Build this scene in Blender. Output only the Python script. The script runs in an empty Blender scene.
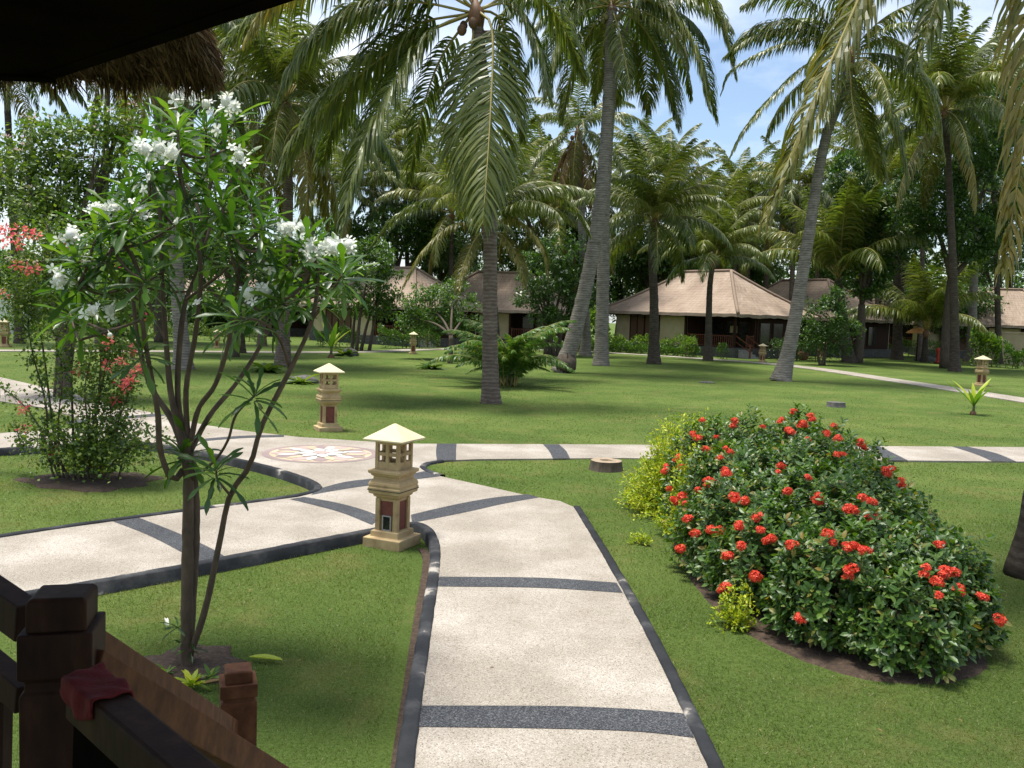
import bpy, math, random
import numpy as np
from mathutils import Vector, Matrix

# ------------------------------------------------------------------ camera, sky, sun, exposure
SC = bpy.context.scene
COL = SC.collection
F_PX, CX, CY = 900.0, 512.0, 384.0
CAM_H = 2.6
PITCH = math.atan((384 - 315) / 900.0)
ROLL = math.radians(2.0)
CAMP = np.array([0.0, 0.0, CAM_H])
_f = np.array([0, math.cos(PITCH), -math.sin(PITCH)])
_r = np.array([1.0, 0, 0])
_u = np.array([0, math.sin(PITCH), math.cos(PITCH)])
CR = _r * math.cos(ROLL) + _u * math.sin(ROLL)
CU = _u * math.cos(ROLL) - _r * math.sin(ROLL)
cam_d = bpy.data.cameras.new('camera')
cam_d.sensor_width = 36.0
cam_d.lens = 36.0 * F_PX / 1024.0
cam_d.clip_start = 0.05
cam_d.clip_end = 3000
cam = bpy.data.objects.new('camera', cam_d)
COL.objects.link(cam)
M = Matrix(((CR[0], CU[0], -_f[0], 0), (CR[1], CU[1], -_f[1], 0), (CR[2], CU[2], -_f[2], CAM_H), (0, 0, 0, 1)))
cam.matrix_world = M
SC.camera = cam

SUN = np.array([-0.20, 0.05, 1.0]); SUN = SUN / np.linalg.norm(SUN)
sun_d = bpy.data.lights.new('sun', 'SUN')
sun_d.energy = 4.2
sun_d.angle = math.radians(15.0)
sun_d.color = (1.0, 0.955, 0.88)
sun = bpy.data.objects.new('sun', sun_d)
COL.objects.link(sun)
sun.rotation_euler = Vector(SUN).to_track_quat('Z', 'Y').to_euler()
sun.location = (-10, 0, 40)

world = bpy.data.worlds.new('World')
SC.world = world
world.use_nodes = True
wn, wl = world.node_tree.nodes, world.node_tree.links
wn.clear()
wo = wn.new('ShaderNodeOutputWorld'); wb = wn.new('ShaderNodeBackground')
sky = wn.new('ShaderNodeTexSky'); sky.sky_type = 'NISHITA'; sky.sun_disc = False
sky.sun_elevation = math.asin(SUN[2]); sky.sun_rotation = math.atan2(SUN[0], SUN[1])
sky.air_density = 1.0; sky.dust_density = 1.2; sky.ozone_density = 1.2
tcn = wn.new('ShaderNodeTexCoord')
mp = wn.new('ShaderNodeMapping'); mp.inputs['Scale'].default_value = (1.0, 1.0, 2.6)
mp.inputs['Location'].default_value = (0.35, 0.2, 0.1)
cn = wn.new('ShaderNodeTexNoise'); cn.inputs['Scale'].default_value = 2.2; cn.inputs['Detail'].default_value = 8
cn.inputs['Roughness'].default_value = 0.58
cr = wn.new('ShaderNodeValToRGB'); cr.color_ramp.elements[0].position = 0.40; cr.color_ramp.elements[1].position = 0.70
cm = wn.new('ShaderNodeMixRGB'); cm.inputs[2].default_value = (7.2, 7.5, 8.0, 1)
wl.new(tcn.outputs['Generated'], mp.inputs[0]); wl.new(mp.outputs[0], cn.inputs['Vector'])
wl.new(cn.outputs[0], cr.inputs[0]); wl.new(cr.outputs[0], cm.inputs[0])
wl.new(sky.outputs[0], cm.inputs[1]); wl.new(cm.outputs[0], wb.inputs[0])
wb.inputs[1].default_value = 0.12
wl.new(wb.outputs[0], wo.inputs[0])

SC.view_settings.view_transform = 'Standard'
SC.view_settings.look = 'None'
SC.view_settings.gamma = 1.0
SC.view_settings.use_curve_mapping = False
SC.view_settings.exposure = 0.72
SC.render.engine = 'CYCLES'
SC.cycles.max_bounces = 7
SC.cycles.diffuse_bounces = 4
SC.cycles.glossy_bounces = 2
SC.cycles.transmission_bounces = 3
SC.cycles.use_denoising = True
SC.cycles.sample_clamp_indirect = 6.0

# ------------------------------------------------------------------ picture <-> world
def ray(px, py):
    return _f + CR * ((px - CX) / F_PX) + CU * ((CY - py) / F_PX)
def G(px, py, z=0.0):
    d = ray(px, py)
    return CAMP + d * ((z - CAM_H) / d[2])
def P(px, py, Y):
    d = ray(px, py)
    return CAMP + d * (Y / d[1])
def mpp(Y):
    return Y / F_PX

# ------------------------------------------------------------------ materials
MATS = {}
def nodes_of(name):
    m = bpy.data.materials.new(name); m.use_nodes = True
    n, l = m.node_tree.nodes, m.node_tree.links
    n.clear()
    o = n.new('ShaderNodeOutputMaterial'); b = n.new('ShaderNodeBsdfPrincipled')
    l.new(b.outputs[0], o.inputs[0])
    return m, n, l, b, o
def ramp(n, stops):
    r = n.new('ShaderNodeValToRGB')
    e = r.color_ramp.elements
    while len(e) < len(stops): e.new(0.5)
    for i, (p, c) in enumerate(stops):
        e[i].position = p; e[i].color = (c[0], c[1], c[2], 1)
    return r
def noise(n, l, scale, detail=4, rough=0.5, coord='Object', sc3=None):
    t = n.new('ShaderNodeTexCoord'); mpn = n.new('ShaderNodeMapping')
    if sc3: mpn.inputs['Scale'].default_value = sc3
    l.new(t.outputs[coord], mpn.inputs[0])
    x = n.new('ShaderNodeTexNoise'); x.inputs['Scale'].default_value = scale
    x.inputs['Detail'].default_value = detail; x.inputs['Roughness'].default_value = rough
    l.new(mpn.outputs[0], x.inputs['Vector'])
    return x
def mat(name, stops, scale=8, detail=5, rough=0.7, bump=0.2, bscale=None, sc3=None, coord='Object', spec=0.4, bdist=0.01):
    m, n, l, b, o = nodes_of(name)
    x = noise(n, l, scale, detail, 0.6, coord, sc3)
    r = ramp(n, stops); l.new(x.outputs[0], r.inputs[0]); l.new(r.outputs[0], b.inputs['Base Color'])
    b.inputs['Roughness'].default_value = rough
    b.inputs['Specular IOR Level'].default_value = spec
    if bump:
        y = noise(n, l, bscale or scale * 4, 4, 0.6, coord, sc3)
        bm = n.new('ShaderNodeBump'); bm.inputs['Strength'].default_value = bump; bm.inputs['Distance'].default_value = bdist
        l.new(y.outputs[0], bm.inputs['Height']); l.new(bm.outputs[0], b.inputs['Normal'])
    MATS[name] = m
    return m
def leafmat(name, stops, rough=0.42, trans=0.3, tcol=None, spec=0.4, objvar=0.0, tip=None):
    """foliage: colour by leaf (random per island), plus a little by plant; light passes through"""
    m, n, l, b, o = nodes_of(name)
    g = n.new('ShaderNodeNewGeometry'); r = ramp(n, stops)
    if objvar:
        oi = n.new('ShaderNodeObjectInfo'); mx = n.new('ShaderNodeMix'); mx.inputs[0].default_value = objvar
        l.new(g.outputs['Random Per Island'], mx.inputs[2]); l.new(oi.outputs['Random'], mx.inputs[3])
        l.new(mx.outputs[0], r.inputs[0])
    else:
        l.new(g.outputs['Random Per Island'], r.inputs[0])
    l.new(r.outputs[0], b.inputs['Base Color'])
    b.inputs['Roughness'].default_value = rough; b.inputs['Specular IOR Level'].default_value = spec
    t = n.new('ShaderNodeBsdfTranslucent'); mxs = n.new('ShaderNodeMixShader'); mxs.inputs[0].default_value = trans
    hs = n.new('ShaderNodeMixRGB'); hs.blend_type = 'MULTIPLY'; hs.inputs[0].default_value = 1.0
    c = tcol or (1.9, 2.0, 0.8)
    hs.inputs[2].default_value = (c[0], c[1], c[2], 1)
    l.new(r.outputs[0], hs.inputs[1]); l.new(hs.outputs[0], t.inputs[0])
    l.new(b.outputs[0], mxs.inputs[1]); l.new(t.outputs[0], mxs.inputs[2]); l.new(mxs.outputs[0], o.inputs[0])
    MATS[name] = m
    return m

leafmat('palm_leaf', [(0, (0.047, 0.071, 0.013)), (.4, (0.097, 0.126, 0.022)), (.8, (0.169, 0.182, 0.035)), (1, (0.325, 0.258, 0.066))], .38, .30, (1.5, 1.8, .7), .5, .35)
leafmat('palm_leaf_grey', [(0, (0.039, 0.063, 0.021)), (.5, (0.077, 0.111, 0.032)), (1, (0.166, 0.181, 0.059))], .38, .28, (1.5, 1.8, .8), .5, .4)
leafmat('palm_leaf_yellow', [(0, (0.074, 0.097, 0.020)), (.5, (0.169, 0.162, 0.030)), (1, (0.317, 0.237, 0.059))], .42, .35, (1.6, 1.5, .5), .4, .4)
leafmat('palm_leaf_dry', [(0, (.10, .07, .03)), (.5, (.20, .13, .055)), (1, (.30, .21, .10))], .8, .25, (1.4, 1.2, .8), .2)
leafmat('areca_leaf', [(0, (0.036, 0.100, 0.018)), (.6, (0.081, 0.170, 0.036)), (1, (0.198, 0.220, 0.048))], .4, .35, (1.6, 1.7, .5), .4)
leafmat('plumeria_leaf', [(0, (0.020, 0.054, 0.010)), (.6, (0.038, 0.093, 0.014)), (1, (0.087, 0.158, 0.024))], .36, .36, (2.2, 2.3, .5), .45)
leafmat('ixora_leaf', [(0, (0.025, 0.067, 0.010)), (.55, (0.052, 0.117, 0.016)), (.9, (0.107, 0.185, 0.024)), (1, (0.214, 0.148, 0.032))], .42, .26, (2.0, 2.0, .6), .5)
leafmat('golden_leaf', [(0, (0.143, 0.253, 0.016)), (.5, (0.330, 0.414, 0.024)), (1, (0.572, 0.575, 0.040))], .45, .35, (1.3, 1.3, .5), .4)
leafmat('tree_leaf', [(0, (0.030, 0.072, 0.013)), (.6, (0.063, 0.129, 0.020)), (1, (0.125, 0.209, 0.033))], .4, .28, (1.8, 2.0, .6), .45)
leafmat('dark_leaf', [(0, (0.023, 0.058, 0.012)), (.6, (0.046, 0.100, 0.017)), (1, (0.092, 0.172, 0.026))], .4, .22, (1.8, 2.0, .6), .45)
leafmat('bright_leaf', [(0, (.05, .11, .015)), (.6, (.10, .19, .025)), (1, (.20, .27, .04))], .42, .35, (1.6, 1.7, .5), .4)
leafmat('mixed_leaf', [(0, (0.046, 0.090, 0.017)), (.6, (0.098, 0.162, 0.028)), (1, (0.195, 0.240, 0.044))], .42, .3, (1.6, 1.8, .5), .4)
leafmat('grass_blade', [(0, (.080, .125, .028)), (.5, (.118, .170, .038)), (.84, (.165, .210, .055)), (1, (.30, .27, .14))], .5, .35, (1.4, 1.5, .5), .3)
_m = MATS['grass_blade']; _n, _l = _m.node_tree.nodes, _m.node_tree.links
_x = noise(_n, _l, .85, 7, .7); _r = ramp(_n, [(.47, (0, 0, 0)), (.72, (.85, .85, .85))]); _l.new(_x.outputs[0], _r.inputs[0])
_y = noise(_n, _l, .30, 5, .62); _r2 = ramp(_n, [(.30, (.72, .78, .7)), (.5, (1, 1, 1)), (.7, (1.28, 1.18, 1.2))]); _l.new(_y.outputs[0], _r2.inputs[0])
_rp = [q for q in _n if q.type == 'VALTORGB' and q not in (_r, _r2)][0]
_mu = _n.new('ShaderNodeMixRGB'); _mu.blend_type = 'MULTIPLY'; _mu.inputs[0].default_value = 1
_mx = _n.new('ShaderNodeMixRGB'); _mx.inputs[2].default_value = (.23, .20, .075, 1)
_tg = [k.to_socket for k in _rp.outputs[0].links]
_l.new(_rp.outputs[0], _mu.inputs[1]); _l.new(_r2.outputs[0], _mu.inputs[2]); _l.new(_r.outputs[0], _mx.inputs[0]); _l.new(_mu.outputs[0], _mx.inputs[1])
for q in _tg: _l.new(_mx.outputs[0], q)
leafmat('red_petal', [(0, (.55, .030, .018)), (.5, (.74, .060, .032)), (1, (.86, .20, .09))], .5, .25, (1.1, 1.2, 1.2), .3)
leafmat('pink_petal', [(0, (.72, .07, .14)), (.5, (.80, .16, .15)), (1, (.85, .30, .20))], .5, .35, (1.1, 1.1, 1.1), .3)
leafmat('pale_petal', [(0, (.60, .42, .42)), (1, (.75, .62, .58))], .5, .35, (1.1, 1.1, 1.1), .3)
leafmat('white_petal', [(0, (.74, .76, .66)), (1, (.86, .86, .80))], .5, .3, (1.0, 1.0, .95), .3)
mat('rachis', [(.3, (.22, .20, .05)), (.7, (.36, .28, .09))], 3, rough=.5, bump=0)
mat('rachis_dry', [(.3, (.20, .12, .05)), (.7, (.30, .20, .10))], 3, rough=.7, bump=0)
mat('bark', [(.3, (.045, .035, .025)), (.7, (.11, .085, .06))], 14, rough=.9, bump=.6, sc3=(1, 1, .3))
mat('plumeria_bark', [(.3, (.055, .038, .026)), (.6, (.105, .072, .048)), (.8, (.15, .115, .08))], 14, rough=.8, bump=.5, sc3=(1, 1, .5))
mat('stem', [(.3, (.07, .09, .03)), (.7, (.13, .13, .05))], 6, rough=.7, bump=0)

def palm_bark(name, c1, c2, c3):
    m, n, l, b, o = nodes_of(name)
    x = noise(n, l, 3.0, 6, .65, 'Object', (1, 1, 2.2))
    r = ramp(n, [(.28, c1), (.5, c2), (.75, c3)]); l.new(x.outputs[0], r.inputs[0])
    t = n.new('ShaderNodeTexCoord'); sp = n.new('ShaderNodeSeparateXYZ'); l.new(t.outputs['Object'], sp.inputs[0])
    nz = noise(n, l, 2.5, 3, .6)
    mu = n.new('ShaderNodeMath'); mu.operation = 'MULTIPLY_ADD'; mu.inputs[1].default_value = 0.16
    l.new(nz.outputs[0], mu.inputs[0]); l.new(sp.outputs[2], mu.inputs[2])
    m2 = n.new('ShaderNodeMath'); m2.operation = 'MULTIPLY'; m2.inputs[1].default_value = 58.0; l.new(mu.outputs[0], m2.inputs[0])
    si = n.new('ShaderNodeMath'); si.operation = 'SINE'; l.new(m2.outputs[0], si.inputs[0])
    rr = ramp(n, [(0.0, (.70, .68, .66)), (.16, (1, 1, 1))]); l.new(si.outputs[0], rr.inputs[0])
    mx = n.new('ShaderNodeMixRGB'); mx.blend_type = 'MULTIPLY'; mx.inputs[0].default_value = 1
    l.new(r.outputs[0], mx.inputs[1]); l.new(rr.outputs[0], mx.inputs[2]); l.new(mx.outputs[0], b.inputs['Base Color'])
    b.inputs['Roughness'].default_value = .9; b.inputs['Specular IOR Level'].default_value = .2
    ad = n.new('ShaderNodeMath'); ad.operation = 'MULTIPLY_ADD'; ad.inputs[1].default_value = .25
    fine = noise(n, l, 22, 5, .7, 'Object', (1, 1, .5))
    l.new(si.outputs[0], ad.inputs[0]); l.new(fine.outputs[0], ad.inputs[2])
    bm = n.new('ShaderNodeBump'); bm.inputs['Strength'].default_value = .55; bm.inputs['Distance'].default_value = .012
    l.new(ad.outputs[0], bm.inputs['Height']); l.new(bm.outputs[0], b.inputs['Normal'])
    MATS[name] = m
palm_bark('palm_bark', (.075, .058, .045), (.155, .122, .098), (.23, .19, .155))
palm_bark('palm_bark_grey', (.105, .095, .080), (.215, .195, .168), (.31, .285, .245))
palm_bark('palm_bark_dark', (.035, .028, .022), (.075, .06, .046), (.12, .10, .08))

mat('lantern_stone', [(.28, (.15, .105, .055)), (.42, (.36, .255, .13)), (.6, (.45, .335, .175)), (.8, (.52, .41, .235))], 4, detail=10, rough=.85, bump=.35, bscale=60, spec=.25, bdist=.004)
mat('lantern_roof', [(.28, (.36, .30, .18)), (.42, (.54, .47, .29)), (.75, (.64, .57, .38))], 3, detail=10, rough=.8, bump=.25, bscale=50, spec=.25, bdist=.004)
mat('red_stone', [(.3, (.10, .028, .020)), (.7, (.19, .055, .038))], 12, rough=.75, bump=.6, bscale=40, bdist=.006)
mat('moss_dark', [(.3, (.03, .035, .02)), (.7, (.08, .08, .05))], 20, rough=.9)
mat('cut_wood', [(.3, (.22, .17, .11)), (.7, (.36, .28, .19))], 10, rough=.9, bump=.4)
mat('wood_dark', [(.3, (.018, .008, .005)), (.55, (.038, .017, .010)), (.8, (.070, .033, .019))], 9, detail=8, rough=.7, bump=.35, sc3=(3, 3, .8), bscale=24, bdist=.002, spec=.2)  # near post and rails carry the roof's shade in this colour; also plain fittings
mat('wood_lit', [(.3, (.060, .022, .009)), (.5, (.105, .040, .017)), (.75, (.17, .072, .030))], 9, detail=9, rough=.75, bump=.3, sc3=(2.5, 2.5, 2), bscale=24, bdist=.002, spec=.25)  # lit copy of the veranda timber, warmer and brighter for the daylit pieces
mat('wood_red', [(.3, (.11, .030, .014)), (.7, (.20, .060, .026))], 5, rough=.55, bump=.1)
mat('wood_shaded', [(.3, (.005, .004, .004)), (.7, (.010, .008, .006))], 5, rough=1, bump=.1, spec=0)  # under-roof shade put into the colour, darker than real timber
mat('dark_glass', [(.3, (.010, .012, .012)), (.7, (.03, .03, .028))], 2, rough=.12, bump=0, spec=.6)
mat('cream_wall', [(.3, (.46, .37, .22)), (.7, (.56, .47, .30))], 2, rough=.9, bump=.1)
mat('white_wall', [(.3, (.62, .62, .60)), (.7, (.72, .72, .70))], 2, rough=.9, bump=.1)
mat('woven_panel', [(.3, (.09, .05, .028)), (.7, (.15, .085, .05))], 12, rough=.8, bump=.3)
mat('concrete', [(.3, (.30, .28, .25)), (.7, (.42, .40, .36))], 5, rough=.9, bump=.2)
mat('soil', [(.3, (.040, .026, .017)), (.55, (.075, .05, .033)), (.8, (.13, .09, .06))], 22, detail=8, rough=1, bump=1, bscale=60, bdist=.03)
mat('terracotta', [(.3, (.16, .06, .035)), (.7, (.26, .11, .06))], 6, rough=.6)
mat('rock', [(.3, (.05, .05, .045)), (.7, (.14, .135, .12))], 8, rough=.95, bump=.6)
mat('cloth_red', [(.3, (.095, .007, .008)), (.7, (.15, .012, .013))], 30, rough=.95, bump=.5, bscale=180, bdist=.004)
mat('husk', [(.3, (.10, .11, .03)), (.7, (.24, .20, .07))], 3, rough=.5, bump=0)
mat('husk_brown', [(.3, (.09, .045, .02)), (.7, (.20, .10, .045))], 3, rough=.6, bump=0)
mat('kerb_grey', [(.30, (.012, .013, .015)), (.50, (.027, .029, .032)), (.595, (.065, .065, .066)), (.63, (.33, .30, .26))], 1.5, detail=9, rough=.9, bump=.5, bscale=30, bdist=.008, spec=.15)
mat('orange_cloth', [(.3, (.55, .26, .08)), (.7, (.7, .36, .12))], 4, rough=.8, bump=0)
mat('red_paint', [(.3, (.35, .03, .02)), (.7, (.45, .05, .03))], 4, rough=.5, bump=0)

# thatch / shingle roofs: streaks down the slope and courses along it, laid out in the roof's own UV
def thatch(name, a, b_, c):
    m, n, l, b, o = nodes_of(name)
    x = noise(n, l, 1.0, 7, .7, 'UV', (9, 1.1, 1)); x2 = noise(n, l, .35, 3, .5, 'UV')
    ad = n.new('ShaderNodeMath'); ad.operation = 'MULTIPLY_ADD'; ad.inputs[1].default_value = .45
    l.new(x2.outputs[0], ad.inputs[0]); 
    mm = n.new('ShaderNodeMath'); mm.operation = 'MULTIPLY'; mm.inputs[1].default_value = .6; l.new(x.outputs[0], mm.inputs[0]); l.new(mm.outputs[0], ad.inputs[2])
    r = ramp(n, [(.32, a), (.52, b_), (.7, c)]); l.new(ad.outputs[0], r.inputs[0])
    t = n.new('ShaderNodeTexCoord'); w = n.new('ShaderNodeTexWave'); w.wave_type = 'BANDS'; w.bands_direction = 'Y'
    w.inputs['Scale'].default_value = .85; w.inputs['Distortion'].default_value = .9; w.inputs['Detail'].default_value = 3; w.wave_profile = 'SAW'
    l.new(t.outputs['UV'], w.inputs['Vector'])
    r2 = ramp(n, [(0, (.72, .70, .70)), (.3, (1, 1, 1))]); l.new(w.outputs[0], r2.inputs[0])
    mx = n.new('ShaderNodeMixRGB'); mx.blend_type = 'MULTIPLY'; mx.inputs[0].default_value = .8
    l.new(r.outputs[0], mx.inputs[1]); l.new(r2.outputs[0], mx.inputs[2]); l.new(mx.outputs[0], b.inputs['Base Color'])
    b.inputs['Roughness'].default_value = .95; b.inputs['Specular IOR Level'].default_value = .15
    bm = n.new('ShaderNodeBump'); bm.inputs['Strength'].default_value = .7; bm.inputs['Distance'].default_value = .06
    l.new(x.outputs[0], bm.inputs['Height']); l.new(bm.outputs[0], b.inputs['Normal'])
    MATS[name] = m
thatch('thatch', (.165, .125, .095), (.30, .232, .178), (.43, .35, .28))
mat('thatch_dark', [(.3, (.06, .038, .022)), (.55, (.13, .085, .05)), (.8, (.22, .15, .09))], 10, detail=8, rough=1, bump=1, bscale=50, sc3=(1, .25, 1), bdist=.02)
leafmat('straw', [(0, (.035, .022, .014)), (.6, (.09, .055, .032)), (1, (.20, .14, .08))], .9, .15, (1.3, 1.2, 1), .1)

# exposed-aggregate paving and grass
def aggregate(name, a, b_, c, stain):
    m, n, l, b, o = nodes_of(name)
    v = n.new('ShaderNodeTexVoronoi'); v.inputs['Scale'].default_value = 135
    t = n.new('ShaderNodeTexCoord'); l.new(t.outputs['Object'], v.inputs['Vector'])
    sp = n.new('ShaderNodeSeparateColor'); l.new(v.outputs['Color'], sp.inputs[0])
    r = ramp(n, [(0, a), (.18, b_), (.55, b_), (1, c)]); l.new(sp.outputs[0], r.inputs[0])
    x = noise(n, l, .9, 6, .6); r2 = ramp(n, [(.30, tuple(q * .86 for q in stain)), (.45, stain), (.66, (1, 1, 1))]); l.new(x.outputs[0], r2.inputs[0])
    mx = n.new('ShaderNodeMixRGB'); mx.blend_type = 'MULTIPLY'; mx.inputs[0].default_value = 1
    l.new(r.outputs[0], mx.inputs[1]); l.new(r2.outputs[0], mx.inputs[2]); l.new(mx.outputs[0], b.inputs['Base Color'])
    b.inputs['Roughness'].default_value = .85; b.inputs['Specular IOR Level'].default_value = .3
    bm = n.new('ShaderNodeBump'); bm.inputs['Strength'].default_value = .5; bm.inputs['Distance'].default_value = .006
    l.new(v.outputs['Distance'], bm.inputs['Height']); l.new(bm.outputs[0], b.inputs['Normal'])
    MATS[name] = m
aggregate('pebble_pale', (.15, .125, .10), (.345, .308, .260), (.49, .455, .40), (.74, .72, .69))
aggregate('pebble_dark', (.014, .015, .018), (.036, .039, .045), (.14, .145, .145), (.8, .8, .82))
for nm, c in (('mosaic_mauve', (.27, .205, .195)), ('mosaic_pink', (.40, .30, .27)), ('mosaic_white', (.55, .52, .48)), ('mosaic_grey', (.20, .19, .19)), ('mosaic_buff', (.46, .38, .26))):
    aggregate(nm, tuple(k * .7 for k in c), c, tuple(min(1, k * 1.25) for k in c), (.85, .85, .85))

def grassmat():
    m, n, l, b, o = nodes_of('lawn')
    x = noise(n, l, .30, 6, .62); r = ramp(n, [(.30, (.060, .100, .022)), (.5, (.088, .134, .030)), (.68, (.130, .170, .045))]); l.new(x.outputs[0], r.inputs[0])
    y = noise(n, l, 42, 6, .75); r2 = ramp(n, [(.3, (.42, .46, .36)), (.5, (.95, .96, .9)), (.72, (1.5, 1.4, 1.5))]); l.new(y.outputs[0], r2.inputs[0])
    mx = n.new('ShaderNodeMixRGB'); mx.blend_type = 'MULTIPLY'; mx.inputs[0].default_value = 1
    l.new(r.outputs[0], mx.inputs[1]); l.new(r2.outputs[0], mx.inputs[2])
    z = noise(n, l, .85, 7, .7); r3 = ramp(n, [(.52, (0, 0, 0)), (.76, (.75, .75, .75))]); l.new(z.outputs[0], r3.inputs[0])
    m2 = n.new('ShaderNodeMixRGB'); m2.inputs[2].default_value = (.17, .155, .055, 1)
    l.new(r3.outputs[0], m2.inputs[0]); l.new(mx.outputs[0], m2.inputs[1]); l.new(m2.outputs[0], b.inputs['Base Color'])
    b.inputs['Roughness'].default_value = .95; b.inputs['Specular IOR Level'].default_value = .1
    bm = n.new('ShaderNodeBump'); bm.inputs['Strength'].default_value = 1; bm.inputs['Distance'].default_value = .03
    l.new(y.outputs[0], bm.inputs['Height']); l.new(bm.outputs[0], b.inputs['Normal'])
    MATS['lawn'] = m
grassmat()

# ------------------------------------------------------------------ mesh tools
class MB:
    def __init__(s): s.v = []; s.f = []; s.n = 0; s.uv = []
    def add(s, V, Fs, mi=0, smooth=False):
        V = np.asarray(V, float).reshape(-1, 3)
        s.v.append(V)
        if isinstance(Fs, np.ndarray): s.f.append((Fs + s.n, mi, smooth))
        else:
            d = {}
            for q in Fs: d.setdefault(len(q), []).append(q)
            for k, qs in d.items(): s.f.append((np.array(qs, int) + s.n, mi, smooth))
        s.n += len(V)
        return s
    def box(s, c, d, rz=0.0, mi=0, taper=1.0):
        x, y, z = d[0] / 2, d[1] / 2, d[2] / 2
        V = np.array([(-x, -y, -z), (x, -y, -z), (x, y, -z), (-x, y, -z), (-x * taper, -y * taper, z), (x * taper, -y * taper, z), (x * taper, y * taper, z), (-x * taper, y * taper, z)])
        cs, sn = math.cos(rz), math.sin(rz)
        R = np.array([[cs, -sn, 0], [sn, cs, 0], [0, 0, 1]])
        return s.add(V @ R.T + np.array(c), [(3, 2, 1, 0), (4, 5, 6, 7), (0, 1, 5, 4), (1, 2, 6, 5), (2, 3, 7, 6), (3, 0, 4, 7)], mi)
    def bar(s, a, b, w, h, mi=0, up=(0, 0, 1)):
        a = np.array(a, float); b = np.array(b, float); d = b - a; d /= np.linalg.norm(d)
        u = np.array(up, float); sd = np.cross(d, u); sd /= np.linalg.norm(sd); u = np.cross(sd, d)
        V = []
        for p in (a, b):
            for (i, j) in ((-1, -1), (1, -1), (1, 1), (-1, 1)): V.append(p + sd * i * w / 2 + u * j * h / 2)
        return s.add(V, [(0, 1, 2, 3), (7, 6, 5, 4), (0, 4, 5, 1), (1, 5, 6, 2), (2, 6, 7, 3), (3, 7, 4, 0)], mi)
    def tube(s, pts, radii, k=8, mi=0, smooth=True, cap=True):
        pts = np.asarray(pts, float); n = len(pts)
        radii = np.full(n, radii) if np.isscalar(radii) else np.asarray(radii, float)
        T = np.gradient(pts, axis=0); T /= (np.linalg.norm(T, axis=1)[:, None] + 1e-12)
        ref = np.array([0, 0, 1.0]) if abs(T[0][2]) < .9 else np.array([1.0, 0, 0])
        a = np.linspace(0, 2 * math.pi, k, endpoint=False); V = []
        u = np.cross(T[0], ref); u /= np.linalg.norm(u)
        for i in range(n):
            u = u - T[i] * np.dot(u, T[i]); u /= (np.linalg.norm(u) + 1e-12); w = np.cross(T[i], u)
            V.append(pts[i] + radii[i] * (np.cos(a)[:, None] * u + np.sin(a)[:, None] * w))
        V = np.concatenate(V)
        i, j = np.meshgrid(np.arange(n - 1), np.arange(k), indexing='ij'); i = i.ravel(); j = j.ravel(); j2 = (j + 1) % k
        Fq = np.stack([i * k + j, i * k + j2, (i + 1) * k + j2, (i + 1) * k + j], 1)
        base = s.n
        s.add(V, Fq, mi, smooth)
        if cap:
            s.f.append((np.array([list(range(base + (n - 1) * k, base + n * k))]), mi, False))
            s.f.append((np.array([list(range(base, base + k))[::-1]]), mi, False))
        return s
    def squares(s, prof, c=(0, 0, 0), rz=0.0, mi=0):
        """a square column from (half width, z) stations"""
        V = []; cs, sn = math.cos(rz), math.sin(rz)
        for h, z in prof:
            for (i, j) in ((-1, -1), (1, -1), (1, 1), (-1, 1)):
                V.append((c[0] + h * (i * cs - j * sn), c[1] + h * (i * sn + j * cs), c[2] + z))
        Fs = []
        for q in range(len(prof) - 1):
            for j in range(4): Fs.append((q * 4 + j, q * 4 + (j + 1) % 4, q * 4 + 4 + (j + 1) % 4, q * 4 + 4 + j))
        m = (len(prof) - 1) * 4
        Fs += [(3, 2, 1, 0), (m, m + 1, m + 2, m + 3)]
        return s.add(V, Fs, mi)
    def inst(s, T, O, X, Y, Z, sc, mi=0, smooth=False):
        """many copies of template T=(verts, faces) with origins O, axes X Y Z (n,3), scale (n,) or (n,3)"""
        Tv, Tf = T; Tv = np.asarray(Tv, float); n = len(O)
        if n == 0: return s
        sc = np.asarray(sc, float)
        if sc.ndim == 1: sc = np.repeat(sc[:, None], 3, 1)
        V = O[:, None, :] + X[:, None, :] * (Tv[None, :, 0, None] * sc[:, None, 0:1]) + Y[:, None, :] * (Tv[None, :, 1, None] * sc[:, None, 1:2]) + Z[:, None, :] * (Tv[None, :, 2, None] * sc[:, None, 2:3])
        m = len(Tv); off = (np.arange(n) * m)[:, None, None]; base = s.n
        s.v.append(V.reshape(-1, 3)); s.n += n * m
        d = {}
        for q in Tf: d.setdefault(len(q), []).append(q)
        for k, qs in d.items():
            s.f.append(((np.array(qs, int)[None] + off).reshape(-1, k) + base, mi, smooth))
        return s
    def build(s, name, mats, parent=None, origin=None, bevel=0.0):
        V = np.concatenate(s.v).astype(np.float32)
        if origin is not None: V = V - np.array(origin, np.float32)
        me = bpy.data.meshes.new(name)
        nl = sum(a.size for a, _, _ in s.f); nf = sum(len(a) for a, _, _ in s.f)
        me.vertices.add(len(V)); me.vertices.foreach_set('co', V.ravel())
        me.loops.add(nl); me.polygons.add(nf)
        li = np.concatenate([a.ravel() for a, _, _ in s.f]).astype(np.int32)
        tot = np.concatenate([np.full(len(a), a.shape[1]) for a, _, _ in s.f]).astype(np.int32)
        st = np.concatenate([[0], np.cumsum(tot)[:-1]]).astype(np.int32)
        me.loops.foreach_set('vertex_index', li); me.polygons.foreach_set('loop_start', st)
        me.polygons.foreach_set('loop_total', tot)
        me.polygons.foreach_set('material_index', np.concatenate([np.full(len(a), mi) for a, mi, _ in s.f]).astype(np.int32))
        me.polygons.foreach_set('use_smooth', np.concatenate([np.full(len(a), sm) for a, _, sm in s.f]).astype(bool))
        me.update(calc_edges=True); me.validate()
        if isinstance(mats, str): mats = [mats]
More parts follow.
